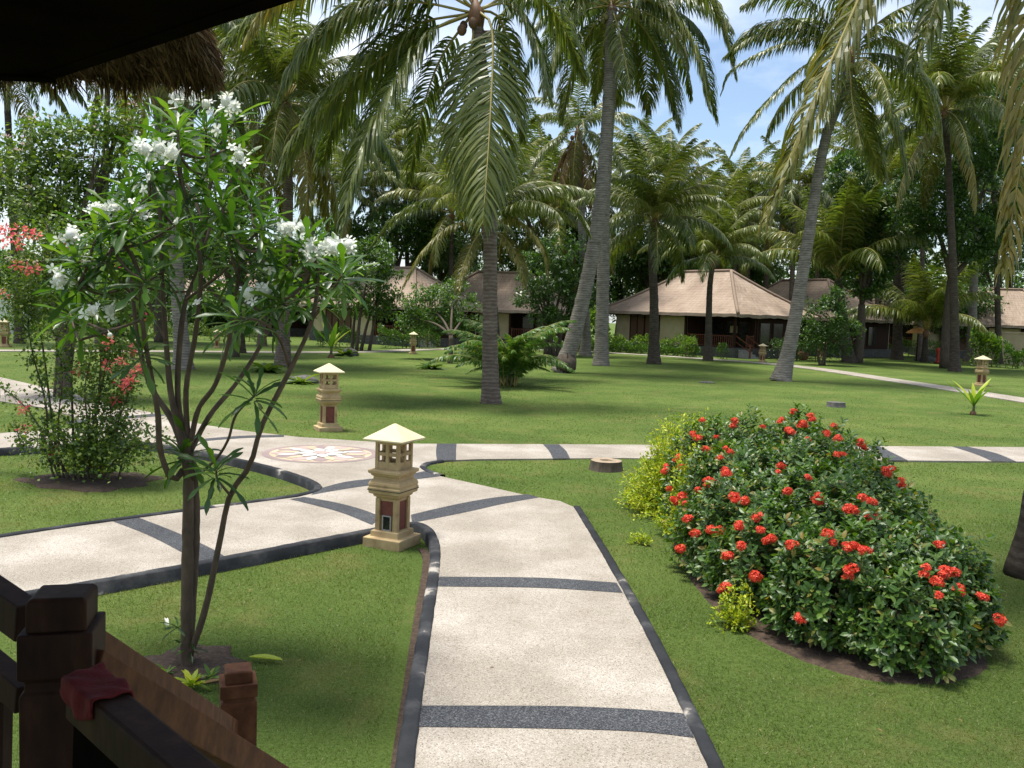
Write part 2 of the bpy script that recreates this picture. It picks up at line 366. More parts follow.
        for q in mats: me.materials.append(MATS[q])
        o = bpy.data.objects.new(name, me); COL.objects.link(o)
        if parent is not None: o.parent = parent
        if origin is not None and parent is None: o.location = origin
        if bevel:
            bv = o.modifiers.new('bevel', 'BEVEL'); bv.width = bevel; bv.segments = 2; bv.limit_method = 'ANGLE'
        return o

def tag(o, label=None, cat=None, group=None, kind=None):
    if label: o['label'] = label
    if cat: o['category'] = cat
    if group: o['group'] = group
    if kind: o['kind'] = kind
    return o
def thing(name, label, cat, loc=(0, 0, 0), rz=0.0, group=None):
    o = bpy.data.objects.new(name, None); COL.objects.link(o)
    o.location = loc; o.rotation_euler = (0, 0, rz); o.empty_display_size = .2
    return tag(o, label, cat, group)
def dup(root, loc, rz=0.0, label=None, group=None, scale=1.0):
    kids = KIDS.get(root.name) or [(c, list(c.children)) for c in root.children]
    KIDS[root.name] = kids
    r = root.copy(); COL.objects.link(r); r.location = loc; r.rotation_euler = (0, 0, rz); r.scale = (scale,) * 3
    if label: r['label'] = label
    if group: r['group'] = group
    for ch, subs in kids:
        c = ch.copy(); COL.objects.link(c); c.parent = r
        for g in subs:
            d = g.copy(); COL.objects.link(d); d.parent = c
    return r
KIDS = {}
def unit(a):
    a = np.asarray(a, float); return a / (np.linalg.norm(a, axis=-1, keepdims=True) + 1e-12)
def spline(pts, n):
    pts = np.asarray(pts, float); m = len(pts)
    if m == 2: return pts[0] + (pts[1] - pts[0]) * np.linspace(0, 1, n)[:, None]
    Q = np.vstack([2 * pts[0] - pts[1], pts, 2 * pts[-1] - pts[-2]]); out = []
    ts = np.linspace(0, m - 1 - 1e-6, max(n * 3, 30))
    for t in ts:
        i = int(t); u = t - i; a, b, c, d = Q[i], Q[i + 1], Q[i + 2], Q[i + 3]
        out.append(.5 * ((2 * b) + (-a + c) * u + (2 * a - 5 * b + 4 * c - d) * u * u + (-a + 3 * b - 3 * c + d) * u ** 3))
    out = np.array(out); L = np.concatenate([[0], np.cumsum(np.linalg.norm(np.diff(out, axis=0), axis=1))])
    s = np.linspace(0, L[-1], n)
    return np.stack([np.interp(s, L, out[:, k]) for k in range(3)], 1)
def inpoly(x, y, poly):
    poly = np.asarray(poly)[:, :2]; c = np.zeros(x.shape, bool); j = len(poly) - 1
    for i in range(len(poly)):
        xi, yi = poly[i]; xj, yj = poly[j]
        with np.errstate(divide='ignore', invalid='ignore'):
            k = ((yi > y) != (yj > y)) & (x < (xj - xi) * (y - yi) / (yj - yi + 1e-30) + xi)
        c ^= k; j = i
    return c
def frames(D, rng, up=None, jitter=.3):
    D = unit(D); n = len(D)
    U = np.tile([0, 0, 1.0], (n, 1)) if up is None else up
    U = U + rng.normal(0, jitter, (n, 3))
    Yv = unit(np.cross(U, D)); Zv = np.cross(D, Yv)
    return D, Yv, Zv
LEAF4 = ([(0, 0, 0), (.45, .26, .07), (1, 0, 0), (.45, -.26, .07)], [(0, 2, 1), (0, 3, 2)])
LEAF6 = ([(0, 0, 0), (.3, .20, .05), (.68, .19, .04), (1, 0, -.06), (.68, -.19, .04), (.3, -.20, .05), (.5, 0, 0)],
         [(0, 6, 1), (6, 2, 1), (6, 3, 2), (0, 5, 6), (6, 5, 4), (6, 4, 3)])

# ------------------------------------------------------------------ the setting: paving layout
def gp(lst, z=0.0): return np.array([G(a, b, z) for a, b in lst])
E_LEFT = [(407, 830), (413, 768), (424, 680), (434, 610), (440, 565), (440, 545), (434, 531), (424, 524), (411, 522), (385, 527), (300, 543), (150, 572), (0, 597), (-250, 640)]
E_PATCH = [(-250, 580), (0, 537), (150, 516), (298, 497), (318, 492), (323, 487), (313, 480), (270, 466), (200, 451), (150, 443), (128, 441), (0, 449), (-250, 463)]
E_NW_LOW = [(-250, 448), (0, 433), (60, 429), (98, 427), (70, 415), (40, 407), (0, 401), (-160, 388)]
E_TOP = [(-160, 362), (0, 377), (70, 393), (130, 408), (165, 415), (205, 425), (250, 431.5), (300, 437), (400, 443.5), (620, 444.5), (870, 446), (1024, 447), (1250, 449.5)]
E_RIGHT = [(1250, 464), (1024, 461.5), (870, 460), (620, 458), (480, 459), (440, 460.5), (424, 463), (419, 467), (426, 472), (440, 476), (490, 487), (530, 496), (560, 501), (574, 507)]
E_NEAR_R = [(574, 507), (612, 570), (660, 660), (705, 760), (738, 830)]
pg = lambda L: gp(L)
near_l = G(407, 830); near_r = G(738, 830)
tail = [np.array([near_r[0] + .02, 2.6, 0]), np.array([near_l[0] - .0, 2.6, 0])]
outline = np.vstack([pg(E_LEFT), pg(E_PATCH), pg(E_NW_LOW), pg(E_TOP), pg(E_RIGHT), pg(E_NEAR_R)[1:], np.array(tail)])
pave_poly = outline[:, :2]

def rounded(pts, it=2):
    """corner cutting, ends kept"""
    p = np.asarray(pts, float)
    for _ in range(it):
        q = [p[0]]
        for i in range(len(p) - 1):
            a, b = p[i], p[i + 1]
            q += [a * .75 + b * .25, a * .25 + b * .75]
        q.append(p[-1]); p = np.array(q)
    return p
import bmesh
def polyslab(name, pts, z, depth, m, **kw):
    bm = bmesh.new()
    vs = [bm.verts.new((p[0], p[1], z)) for p in pts]
    f = bm.faces.new(vs); f.normal_update()
    if f.normal.z < 0: f.normal_flip()
    if depth:
        r = bmesh.ops.extrude_face_region(bm, geom=[f])
        for e in r['geom']:
            if isinstance(e, bmesh.types.BMVert): e.co.z = z
        for v in vs: v.co.z = z - depth
    bmesh.ops.triangulate(bm, faces=[q for q in bm.faces if len(q.verts) > 4])
    bmesh.ops.recalc_face_normals(bm, faces=bm.faces[:]) if depth else None
    me = bpy.data.meshes.new(name); bm.to_mesh(me); bm.free()
    me.materials.append(MATS[m])
    o = bpy.data.objects.new(name, me); COL.objects.link(o)
    return o
tag(polyslab('path', outline, 0.0, .3, 'pebble_pale'), kind='structure')

def strip(name, center, width, z, depth, m, parent=None):
    c = np.asarray(center, float); T = unit(np.gradient(c, axis=0)); S = np.stack([-T[:, 1], T[:, 0], 0 * T[:, 0]], 1)
    a = c + S * width / 2; b = c - S * width / 2; n = len(c); mb = MB(); a[:, 2] = b[:, 2] = z
    lo_a = a.copy(); lo_b = b.copy(); lo_a[:, 2] -= depth; lo_b[:, 2] -= depth
    V = np.vstack([a, b, lo_a, lo_b]); i = np.arange(n - 1)
    F = np.vstack([np.stack([i, i + 1, n + i + 1, n + i], 1)[:, ::-1], np.stack([i, 2 * n + i, 2 * n + i + 1, i + 1], 1)[:, ::-1], np.stack([n + i, n + i + 1, 3 * n + i + 1, 3 * n + i], 1)[:, ::-1]])
    mb.add(V, F); return mb.build(name, m, parent)
far_c = spline(gp([(-420, 352), (-100, 350), (130, 351), (345, 352), (440, 349), (540, 349.5), (650, 355), (785, 365), (900, 381), (1024, 400), (1200, 428)]), 90)
far_c[:, 2] = 0
tag(strip('path', far_c, 1.5, .004, .3, 'pebble_pale'), kind='structure')
far2 = gp([(905, 371), (860, 352), (845, 349)]); far2[:, 2] = 0
tag(strip('path', spline(gp([(845, 352), (930, 353), (1024, 357), (1200, 366)]), 30), 1.6, .004, .3, 'pebble_pale'), kind='structure')

BANDS = [
    ([(419, 706), (560, 706.5), (640, 710), (684, 714)], [(417, 727), (560, 729), (640, 732), (694, 738)]),
    ([(438.5, 577), (541, 578), (616.5, 583)], [(437, 586.5), (541, 588), (622.5, 593)]),
    ([(411, 515), (440, 508), (474, 501), (500, 497), (528, 494.5)], [(412, 523), (440, 517.5), (474, 510.5), (505, 503.5), (539, 497.5)]),
    ([(304, 497), (335, 502.5), (360, 509), (382, 517)], [(290, 499.3), (325, 508), (345, 514), (372, 525)]),
    ([(320, 488.6), (345, 482), (370, 479), (405, 475), (424, 471.4)], [(311, 495), (345, 489), (370, 485.5), (412, 480), (440, 476.3)]),
    ([(437, 443.8), (436, 452), (437, 461)], [(456.5, 443.8), (456, 452), (456, 460)]),
    ([(543, 444.4), (549, 451), (553, 458.8)], [(559, 444.5), (566, 451), (570, 458.6)]),
    ([(113, 521.5), (150, 536), (190, 557), (199, 563)], [(139, 518), (175, 532), (210, 548), (226, 557.5)]),
    ([(866, 446), (877, 453), (888, 460.4)], [(879, 446.2), (893, 453), (908, 460.6)]),
    ([(952, 446.6), (975, 454), (992, 461.2)], [(968, 446.8), (995, 453), (1016, 461.4)]),
    ([(190, 440), (240, 436), (284, 435)], [(191, 442.4), (240, 438.4), (284, 437)]),
    ([(66, 421), (110, 417.5), (158, 413.4)], [(68, 424), (112, 420), (166, 415.6)]),
]
for a, b in BANDS:
    A = spline(gp(a), 12); B = spline(gp(b), 12); mb = MB(); V = np.vstack([A, B]); V[:, 2] = .004
    i = np.arange(11); mb.add(V, np.stack([i, i + 1, 12 + i + 1, 12 + i], 1))
    tag(mb.build('path_band', 'pebble_dark'), kind='structure')

def kerb(pts, side, w=.115, top=.022, rnd=2, seed=1):
    """rounded kerb swept along the outer side (side=+1 left of travel, -1 right)"""
    c = rounded(pts, rnd); L = np.concatenate([[0], np.cumsum(np.linalg.norm(np.diff(c, axis=0), axis=1))]); n = int(L[-1] / .12) + 4
    c = np.stack([np.interp(np.linspace(0, L[-1], n), L, c[:, k]) for k in range(3)], 1)
    T = unit(np.gradient(c, axis=0)); S = np.stack([-T[:, 1], T[:, 0], 0 * T[:, 0]], 1) * side
    rng = np.random.default_rng(seed)
    prof = [(-.004, -.1), (-.004, top * .55), (.012, top * .95), (w * .5, top * 1.1), (w - .02, top * .9), (w, top * .3), (w + .004, -.28)]
    k = len(prof); mb = MB(); V = []
    for (o, z) in prof:
        q = c + S * (o + rng.normal(0, .0022, n)[:, None]); q[:, 2] = z + rng.normal(0, .0018, n); V.append(q)
    V = np.stack(V, 1).reshape(-1, 3); F = []
    i, j = np.meshgrid(np.arange(n - 1), np.arange(k - 1), indexing='ij'); i = i.ravel(); j = j.ravel()
    F = np.stack([i * k + j, i * k + j + 1, (i + 1) * k + j + 1, (i + 1) * k + j], 1)
    if side > 0: F = F[:, ::-1]
    mb.add(V, F, 0, True)
    return tag(mb.build('kerb', 'kerb_grey'), kind='structure')
e = pg(E_LEFT); e = np.vstack([[near_l[0], 2.6, 0], e]); kerb(e, +1, .105)
kerb(pg(E_PATCH), +1, .10, seed=2)
kerb(np.vstack([pg(E_NEAR_R), [[near_r[0] + .02, 2.6, 0]]]), +1, .09, .02, 1, 3)
kerb(pg(E_RIGHT)[5:10], +1, .10, .02, 2, 4)

# ground: one sheet; the beds left of the path lie a kerb's height lower
def smooth_axis(segs):
    out = []
    for a, b, s in segs: out.append(np.arange(a, b, s))
    return np.concatenate(out + [[segs[-1][1]]])
gx = smooth_axis([(-400, -60, 20), (-60, -14, 2), (-14, 12, .14), (12, 60, 1.5), (60, 400, 20)])
gy = smooth_axis([(-60, 0, 5), (0, 22, .14), (22, 110, 1.2), (110, 500, 20)])
XX, YY = np.meshgrid(gx, gy, indexing='ij')
low1 = np.vstack([pg(E_LEFT)[:, :2], [(-30, 9), (-30, -2), (near_l[0], -2)]])
low2 = pg(E_PATCH)[:, :2]
near_path = np.vstack([low1]) 
def low_mask(x, y, g=0.0): return inpoly(x, y, low1) | inpoly(x, y, low2)
def undul(x, y):
    return .012 * np.sin(x * 1.3 + .7 * y) * np.sin(y * .9 - .3 * x) + .01 * np.sin(x * .37 + 1) * np.cos(y * .31)
def ground_z(x, y):
    lo = low_mask(x, y)
    return np.where(lo, -.115, -.028) + undul(x, y) * .6
ZZ = ground_z(XX, YY)
# soften at the edge under the path only
mb = MB(); nx, ny = XX.shape
i, j = np.meshgrid(np.arange(nx - 1), np.arange(ny - 1), indexing='ij'); i = i.ravel(); j = j.ravel()
# cells that straddle the kerb are dropped to the lower level by their path-side corners
inp = inpoly(XX, YY, pave_poly)
from_low = np.zeros_like(inp)
lo = low_mask(XX, YY)
for dx in (-1, 0, 1):
    for dy in (-1, 0, 1):
        from_low |= np.roll(np.roll(lo, dx, 0), dy, 1)
ZZ = np.where(inp & from_low & ~lo, -.115, ZZ)
mb.add(np.stack([XX, YY, ZZ], -1).reshape(-1, 3), np.stack([i * ny + j, (i + 1) * ny + j, (i + 1) * ny + j + 1, i * ny + j + 1], 1), 0, True)
tag(mb.build('ground', 'lawn'), kind='structure')

# bare soil beds (irregular outline, slightly domed)
SOILS = []
def soil(cx, cy, rx, ry, rz=0.0, z=None, seed=0, poly=None):
    rng = np.random.default_rng(seed); n = 48
    a = np.linspace(0, 2 * math.pi, n, endpoint=False)
    wob = 1 + .10 * np.sin(3 * a + seed) + .07 * np.sin(7 * a + 2 * seed) + rng.normal(0, .03, n)
    ex = np.stack([np.cos(a) * rx * wob, np.sin(a) * ry * wob], 1); c, s = math.cos(rz), math.sin(rz)
    ex = ex @ np.array([[c, s], [-s, c]]) + [cx, cy]
    if poly is not None: ex = rounded(np.vstack([poly, poly[:1]]), 2)[:-1, :2]; n = len(ex); cx, cy = ex.mean(0)
    V = []; z0 = float(ground_z(np.array([cx]), np.array([cy]))[0]) if z is None else z
    for k, (t, h) in enumerate(((1.0, -.02), (.97, .010), (.8, .022), (.5, .035))):
        q = np.array([cx, cy]) + (ex - [cx, cy]) * t; zz = ground_z(q[:, 0], q[:, 1]) + h + rng.normal(0, .004, n)
        V.append(np.column_stack([q, zz]))
    V.append(np.array([[cx, cy, z0 + .04]])); mb = MB(); F = []
    for k in range(3):
        for q in range(n): F.append((k * n + q, k * n + (q + 1) % n, (k + 1) * n + (q + 1) % n, (k + 1) * n + q))
    for q in range(n): F.append((3 * n + q, 3 * n + (q + 1) % n, 4 * n))
    mb.add(np.vstack(V), F, 0, True); SOILS.append(ex)
    tag(mb.build('soil', 'soil'), kind='structure')
PL = G(187, 668, -.11)
soil(PL[0], PL[1] + .05, .42, .38, seed=3)
BG = G(85, 481, -.11)
soil(BG[0] + .1, BG[1], 1.0, .75, seed=5)
soil(0, 0, 1, 1, seed=8, poly=np.array([[2.3, 12.2], [2.0, 11.2], [1.90, 9.8], [1.86, 8.6], [1.98, 7.6], [2.3, 6.9], [2.75, 6.45], [3.5, 6.5], [4.0, 7.0], [4.2, 9], [4.4, 11.5], [3.5, 12.4]]))
lk = G(405, 549, -.11)
# narrow strip of bare earth along the kerb
kp = pg([(398, 830), (404, 768), (415, 680), (424, 610), (430, 568), (431, 548), (426, 540)])
kp2 = kp - np.array([.13, 0, 0]); pc = (kp + kp2) / 2 - np.array([.01, 0, 0])
tag(strip('soil', spline(pc + np.array([.03, 0, 0]), 30), .09, -.098, .05, 'soil'), kind='structure')
SOILS.append(np.vstack([kp, (kp - np.array([.2, 0, 0]))[::-1]])[:, :2])

# grass blades
def grass():
    rng = np.random.default_rng(11); allO = []; allS = []
    for (y0, y1, dens, w, h) in ((3.0, 6.5, 3600, .0042, .030), (6.5, 9.5, 2600, .0052, .030), (9.5, 13, 1200, .0075, .030), (13, 18, 560, .011, .030), (18, 27, 240, .015, .028), (27, 48, 75, .022, .026)):
        x0, x1 = -.62 * y1 - 1.0, .62 * y1 + 1.0; n = int((x1 - x0) * (y1 - y0) * dens)
        x = rng.uniform(x0, x1, n); y = rng.uniform(y0, y1, n)
        k = (np.abs(x) < .6 * y + 1.0) & ~inpoly(x, y, pave_poly)
        if y0 > 26: k &= rng.random(n) < np.clip((48 - y) / 21, 0, 1)
        for s in SOILS: k &= ~(inpoly(x, y, s) & (rng.random(n) < .93))
        x = x[k]; y = y[k]; n = len(x)
        patch = .75 + .5 * (np.sin(x * 2.1 + 1.7 * np.sin(y * 1.3)) * np.sin(y * 1.7 + x) * .5 + .5)
        allO.append(np.stack([x, y, ground_z(x, y) - .004], 1)); hh = h * rng.uniform(.5, 1.25, n) * patch
        allS.append(np.stack([hh, np.full(n, w) * rng.uniform(.7, 1.3, n), hh], 1))
    O = np.vstack(allO); S = np.vstack(allS); n = len(O)
    D = rng.normal(0, .8, (n, 3)); D[:, 2] = 1; X, Y, Z = frames(D, rng, unit(rng.normal(0, 1, (n, 3))), 0)
    # keep clear of the kerbs
    mb = MB(); mb.inst(([(0, -.5, 0), (0, .5, 0), (.6, .36, .12), (.6, -.36, .12), (1, 0, .34)], [(0, 1, 2, 3), (3, 2, 4)]), O, X, Y, Z, S)
    tag(mb.build('grass', 'grass_blade'), 'short green lawn grass along the paths', 'grass', kind='stuff')
grass()

# ------------------------------------------------------------------ mosaic medallion
def medallion():
    c = G(321, 453.5); R = 1.03
    t = thing('mosaic_medallion', 'round stone flower mosaic set into the pale path crossing', 'mosaic', (c[0], c[1], 0), .2)
    def ring(r0, r1, z, m, nm, n=64):
        mb = MB(); a = np.linspace(0, 2 * math.pi, n, endpoint=False)
        V = np.vstack([np.column_stack([np.cos(a) * r1, np.sin(a) * r1, np.full(n, z)]), np.column_stack([np.cos(a) * max(r0, .001), np.sin(a) * max(r0, .001), np.full(n, z)])])
        mb.add(V, [(q, (q + 1) % n, n + (q + 1) % n, n + q) for q in range(n)]); mb.build(nm, m, t)
    def petals(k, r0, r1, w, z, ms, off=0):
        for q in range(k):
            a = 2 * math.pi * q / k + off; d = np.array([math.cos(a), math.sin(a), 0]); s = np.array([-d[1], d[0], 0])
            V = [d * r0, d * (r0 + (r1 - r0) * .35) + s * w * .42, d * (r0 + (r1 - r0) * .62) + s * w * .5, d * (r0 + (r1 - r0) * .85) + s * w * .3, d * r1,
                 d * (r0 + (r1 - r0) * .85) - s * w * .3, d * (r0 + (r1 - r0) * .62) - s * w * .5, d * (r0 + (r1 - r0) * .35) - s * w * .42]
            V = np.array(V); V[:, 2] = z; mb = MB(); mb.add(V, [tuple(range(8))]); mb.build('petal', ms[q % len(ms)], t)
    ring(.90, R, .004, 'mosaic_mauve', 'border'); ring(0, .90, .004, 'mosaic_buff', 'field')
    petals(12, .42, .89, .30, .008, ['mosaic_pink', 'mosaic_mauve'], .0)
    petals(12, .30, .82, .17, .012, ['mosaic_white', 'mosaic_buff'], math.pi / 12)
    ring(0, .40, .014, 'mosaic_grey', 'inner_disc'); petals(8, .06, .50, .20, .018, ['mosaic_white'], .1)
    ring(0, .15, .022, 'mosaic_pink', 'centre', 24)
medallion()

# ------------------------------------------------------------------ lanterns
def make_lantern(loc, rz, label):
    t = thing('stone_lantern', label, 'garden lantern', loc, rz, 'stone garden lanterns along the paths')
    MB().squares([(.245, -.12), (.245, .075), (.238, .082), (.185, .084), (.180, .15), (.150, .158)]).build('plinth', 'lantern_stone', t, bevel=.006)
    b = MB(); b.squares([(.112, .15), (.112, .53)])
    for i in (-1, 1):
        for j in (-1, 1): b.box((i * .118, j * .118, .34), (.058, .058, .38))
    b.box((0, 0, .515), (.26, .26, .03)); b.build('pedestal', 'lantern_stone', t, bevel=.004)
    for k in range(4):
        a = k * math.pi / 2; n_ = np.array([math.sin(a), -math.cos(a)])
        w = .165
        if k == 0:
            MB().box((n_[0] * .118, n_[1] * .118, .42), (w, .02, .17), a).build('panel', 'red_stone', t, bevel=.003)
            fr = MB(); 
            for dx in (-.052, .052): fr.box((n_[0] * .122 + math.cos(a) * dx, n_[1] * .122 + math.sin(a) * dx, .245), (.012, .028, .17), a)
            for dz in (.163, .326): fr.box((n_[0] * .122, n_[1] * .122, dz), (.116, .030, .012), a)
            f_ = fr.build('lamp_window', 'concrete', t)
            MB().box((n_[0] * .121, n_[1] * .121, .245), (.092, .016, .152), a).build('pane', 'dark_glass', f_)
        else:
            MB().box((n_[0] * .118, n_[1] * .118, .34), (w, .02, .34), a).build('panel', 'red_stone', t, bevel=.003)
    MB().squares([(.135, .53), (.150, .545), (.165, .555), (.168, .575), (.205, .590), (.210, .625), (.214, .632), (.216, .655), (.205, .668), (.212, .690), (.208, .712), (.188, .742), (.170, .756),
                  (.168, .785), (.186, .795), (.192, .815), (.214, .825), (.216, .858), (.200, .866), (.165, .870)]).build('moulding', 'lantern_stone', t, bevel=.005)
    MB().squares([(.2175, .6275), (.2175, .6365)]).build('joint', 'moss_dark', t)
    cg = MB(); w = .158; z0, z1 = .868, 1.20
    for i in (-1, 1):
        for j in (-1, 1): cg.box((i * (w - .02), j * (w - .02), (z0 + z1) / 2), (.040, .040, z1 - z0))
    for k in range(4):
        a = k * math.pi / 2; n_ = np.array([math.sin(a), -math.cos(a)]) * (w - .021)
        cg.box((n_[0], n_[1], (z0 + z1) / 2), (.042, .034, z1 - z0), a)
        for zz, hh in ((z0 + .045, .085), ((z0 + z1) / 2 + .012, .04), (z1 - .022, .044)):
            cg.box((n_[0], n_[1], zz), (.27, .030, hh), a)
    cg.build('lamp_cage', 'lantern_stone', t, bevel=.003)
    MB().squares([(.165, 1.195), (.255, 1.200), (.262, 1.205), (.262, 1.222), (.12, 1.315), (.012, 1.388)]).build('cap', 'lantern_roof', t, bevel=.004)
    return t
lb = G(392, 543, -.10)
LAN = make_lantern((lb[0], lb[1] + .0, -.085), math.radians(-24), 'cream stone lantern with red panels at the kerb corner beside the path crossing')
for (px, py, hpx, rz, lab) in (
    (328, 430, 66, 27, 'cream stone lantern standing on the lawn just behind the round mosaic'),
    (413, 354, 22, 10, 'small distant lantern in front of the left bungalow beside the small round tree'),
    (217, 348, 18, 10, 'small distant lantern seen through the white flowering tree branches'),
    (577, 352, 18, 5, 'distant lantern half hidden behind the feathery palm clump'),
    (762, 362, 18, 40, 'distant lantern beside the walkway in front of the bungalow steps'),
    (821, 358, 17, 12, 'shaded lantern beside the terracotta pot near the bungalow corner'),
    (883, 354, 12, 12, 'tiny pale lantern in the shade left of the tall dark trunk'),
    (920, 356, 14, 30, 'tiny shaded lantern between the dark trunks on the right'),
    (981, 386, 30, 20, 'lantern on the right lawn behind the sprouting coconut seedling'),
    (5, 347, 28, 12, 'lantern at the left picture edge behind the bougainvillea'),
    (132, 360, 14, 12, 'little lantern far behind the bougainvillea stems')):
    g = G(px, py, -.03); s = hpx * g[1] / F_PX / 1.36
    s = min(max(s, .72), 1.15)
    dup(LAN, (g[0], g[1], -.03), math.radians(rz + 180), lab, scale=s)

# ------------------------------------------------------------------ palms
def frond_arrays(pts, n=100, ll=1.0, hang=1.0, w=.045, seed=0, start=.16, side0=None, vee=.25):
    rng = np.random.default_rng(seed)
    C = spline(pts, 40); T = unit(np.gradient(C, axis=0))
    head = C[-1] - C[0]; head[2] = 0
    if np.linalg.norm(head) < .3: head = np.array([.3, -1, 0])
    S = unit(np.cross(head, [0, 0, 1.0])) if side0 is None else np.array(side0, float)
    SS = []
    for t in T:
        S = unit(S - t * np.dot(S, t)); SS.append(S)
    SS = np.array(SS); s = np.linspace(start, .995, n); q = s * 39
    def at(A, q): i = np.minimum(q.astype(int), 38); u = (q - i)[:, None]; return A[i] * (1 - u) + A[i + 1] * u
    O = []; D = []; TT = []; LL = []; NN = []
    for sd in (-1, 1):
        qq = np.clip(q + rng.normal(0, .12, n), 0, 38.99); p = at(C, qq); t = unit(at(T, qq)); S_ = unit(at(SS, qq)); N_ = np.cross(S_, t)
        a = np.radians(np.interp(s, [start, .5, 1], [68, 58, 22]) + rng.normal(0, 8, n))[:, None]
        d = np.cos(a) * t + np.sin(a) * sd * S_ + N_ * (vee + rng.normal(0, .07, n))[:, None]
        O.append(p); D.append(unit(d)); TT.append(t); NN.append(N_)
        LL.append(ll * np.interp(s, [start, .3, .6, .85, 1], [.62, 1, .98, .62, .30]) * rng.uniform(.80, 1.08, n) * np.where(rng.random(n) < .06, rng.uniform(.15, .6, n), 1))
    O = np.vstack(O); D = np.vstack(D); TT = np.vstack(TT); LL = np.concatenate(LL); m = len(O)
    pts4 = [O]; dirs = [D]; p = O; d = D
    hg = hang * (rng.uniform(.7, 1.3, m) + np.where(rng.random(m) < .06, 1.5, 0))[:, None]
    for k in range(4):
        p = p + d * (LL / 4)[:, None]; pts4.append(p); d = unit(d + np.array([0, 0, -1.0]) * hg * .36 * (1 + .25 * k)); dirs.append(d)
    W = []
    for k in range(5):
        dd = dirs[k]; wv = unit(TT - dd * np.sum(TT * dd, 1)[:, None]) ; W.append(wv)
    tw = rng.normal(0, .35, (m, 1)); prof = [.45, 1.0, .9, .6, .04]; V = []
    for k in range(5):
        b = np.cross(dirs[k], W[k]); wv = unit(W[k] + b * tw) * (w * prof[k] * .5)
        V += [pts4[k] - wv, pts4[k] + wv]
    V = np.stack(V, 1).reshape(-1, 3); off = (np.arange(m) * 10)[:, None]
    F = np.vstack([off + np.array([[2 * k, 2 * k + 1, 2 * k + 3, 2 * k + 2]]) for k in range(4)])
    return C, V, F
def frond_mb(pts, mats_i=(0, 1), **kw):
    rr = kw.pop('rr', .035)
    C, V, F = frond_arrays(pts, **kw); mb = MB()
    mb.tube(C[::2], np.linspace(rr, .006, 20), 5, 0); mb.add(V, F, 1)
    return mb
FLIB = {}
def lib_frond(kind, var):
    key = (kind, var)
    if key in FLIB: return FLIB[key]
    e0, bend, hang, mt = {'up': (78, 55, .7, 'palm_leaf'), 'high': (58, 82, .95, 'palm_leaf'), 'mid': (38, 95, 1.15, 'palm_leaf'), 'flat': (14, 88, 1.3, 'palm_leaf_grey'),
                          'down': (-14, 66, 1.5, 'palm_leaf'), 'hang': (-44, 42, 1.6, 'palm_leaf_yellow'), 'dry': (-62, 24, 1.8, 'palm_leaf_dry'),
                          'young': (74, 88, .7, 'areca_leaf')}[kind]
    rng = np.random.default_rng(hash(kind + str(var)) % 1000 if False else sum(map(ord, kind)) * 7 + var)
    e0 += rng.uniform(-7, 7); bend += rng.uniform(-10, 12)
    p = np.zeros(3); pts = [p.copy()]; L = 5.0; n = 14; sway = rng.uniform(-.25, .25)
    for k in range(n):
        s = (k + .5) / n; th = math.radians(e0 - bend * s ** 1.25); ps = sway * s
        p = p + np.array([math.cos(th) * math.cos(ps), math.cos(th) * math.sin(ps), math.sin(th)]) * L / n; pts.append(p.copy())
    mb = frond_mb(pts, n=96 if kind != 'young' else 60, ll=1.05 if kind != 'young' else .7, hang=hang, w=.06 if kind != 'young' else .075, seed=var + 3, side0=(0, 1, 0))
    o = mb.build('frond', ['rachis' if kind != 'dry' else 'rachis_dry', mt])
    me = o.data; bpy.data.objects.remove(o); FLIB[key] = me
    return me
def trunk_mb(pts, r0, r1, flare=1.6, ring=.11, k=14, seed=0, fl_h=.6):
    L = np.sum(np.linalg.norm(np.diff(np.asarray(pts, float), axis=0), axis=1)); n = max(14, int(L / ring))
    C = spline(pts, n); s = np.linspace(0, L, n); rng = np.random.default_rng(seed)
    r = r0 + (r1 - r0) * (s / L) ** .8; r *= 1 + (flare - 1) * np.exp(-s / fl_h)
    r *= 1 + .016 * np.where(np.arange(n) % 2 == 0, 1, -1) * rng.uniform(.3, 1.3, n)
    mb = MB(); mb.tube(C, r, k, 0, True)
    # uneven skin
    V = mb.v[0]; cc = np.repeat(C, k, 0); V += (V - cc) * rng.normal(0, .022, len(V))[:, None]
    return mb
def add_frond(t, me, loc, az, sc, roll=0.0, tilt=0.0):
    o = bpy.data.objects.new('frond', me); COL.objects.link(o); o.parent = t
    o.location = loc; o.rotation_euler = (roll, tilt, az); o.scale = (sc, sc, sc)
    return o
def sphere_mb(mb, c, r, sz=1.2, k=8, mi=0):
    rows = 6; V = []
    for i in range(rows + 1):
        ph = math.pi * i / rows
        for j in range(k): V.append((c[0] + r * math.sin(ph) * math.cos(2 * math.pi * j / k), c[1] + r * math.sin(ph) * math.sin(2 * math.pi * j / k), c[2] + r * sz * math.cos(ph)))
    F = [(i * k + j, (i + 1) * k + j, (i + 1) * k + (j + 1) % k, i * k + (j + 1) % k) for i in range(rows) for j in range(k)]
    mb.add(V, F, mi, True)
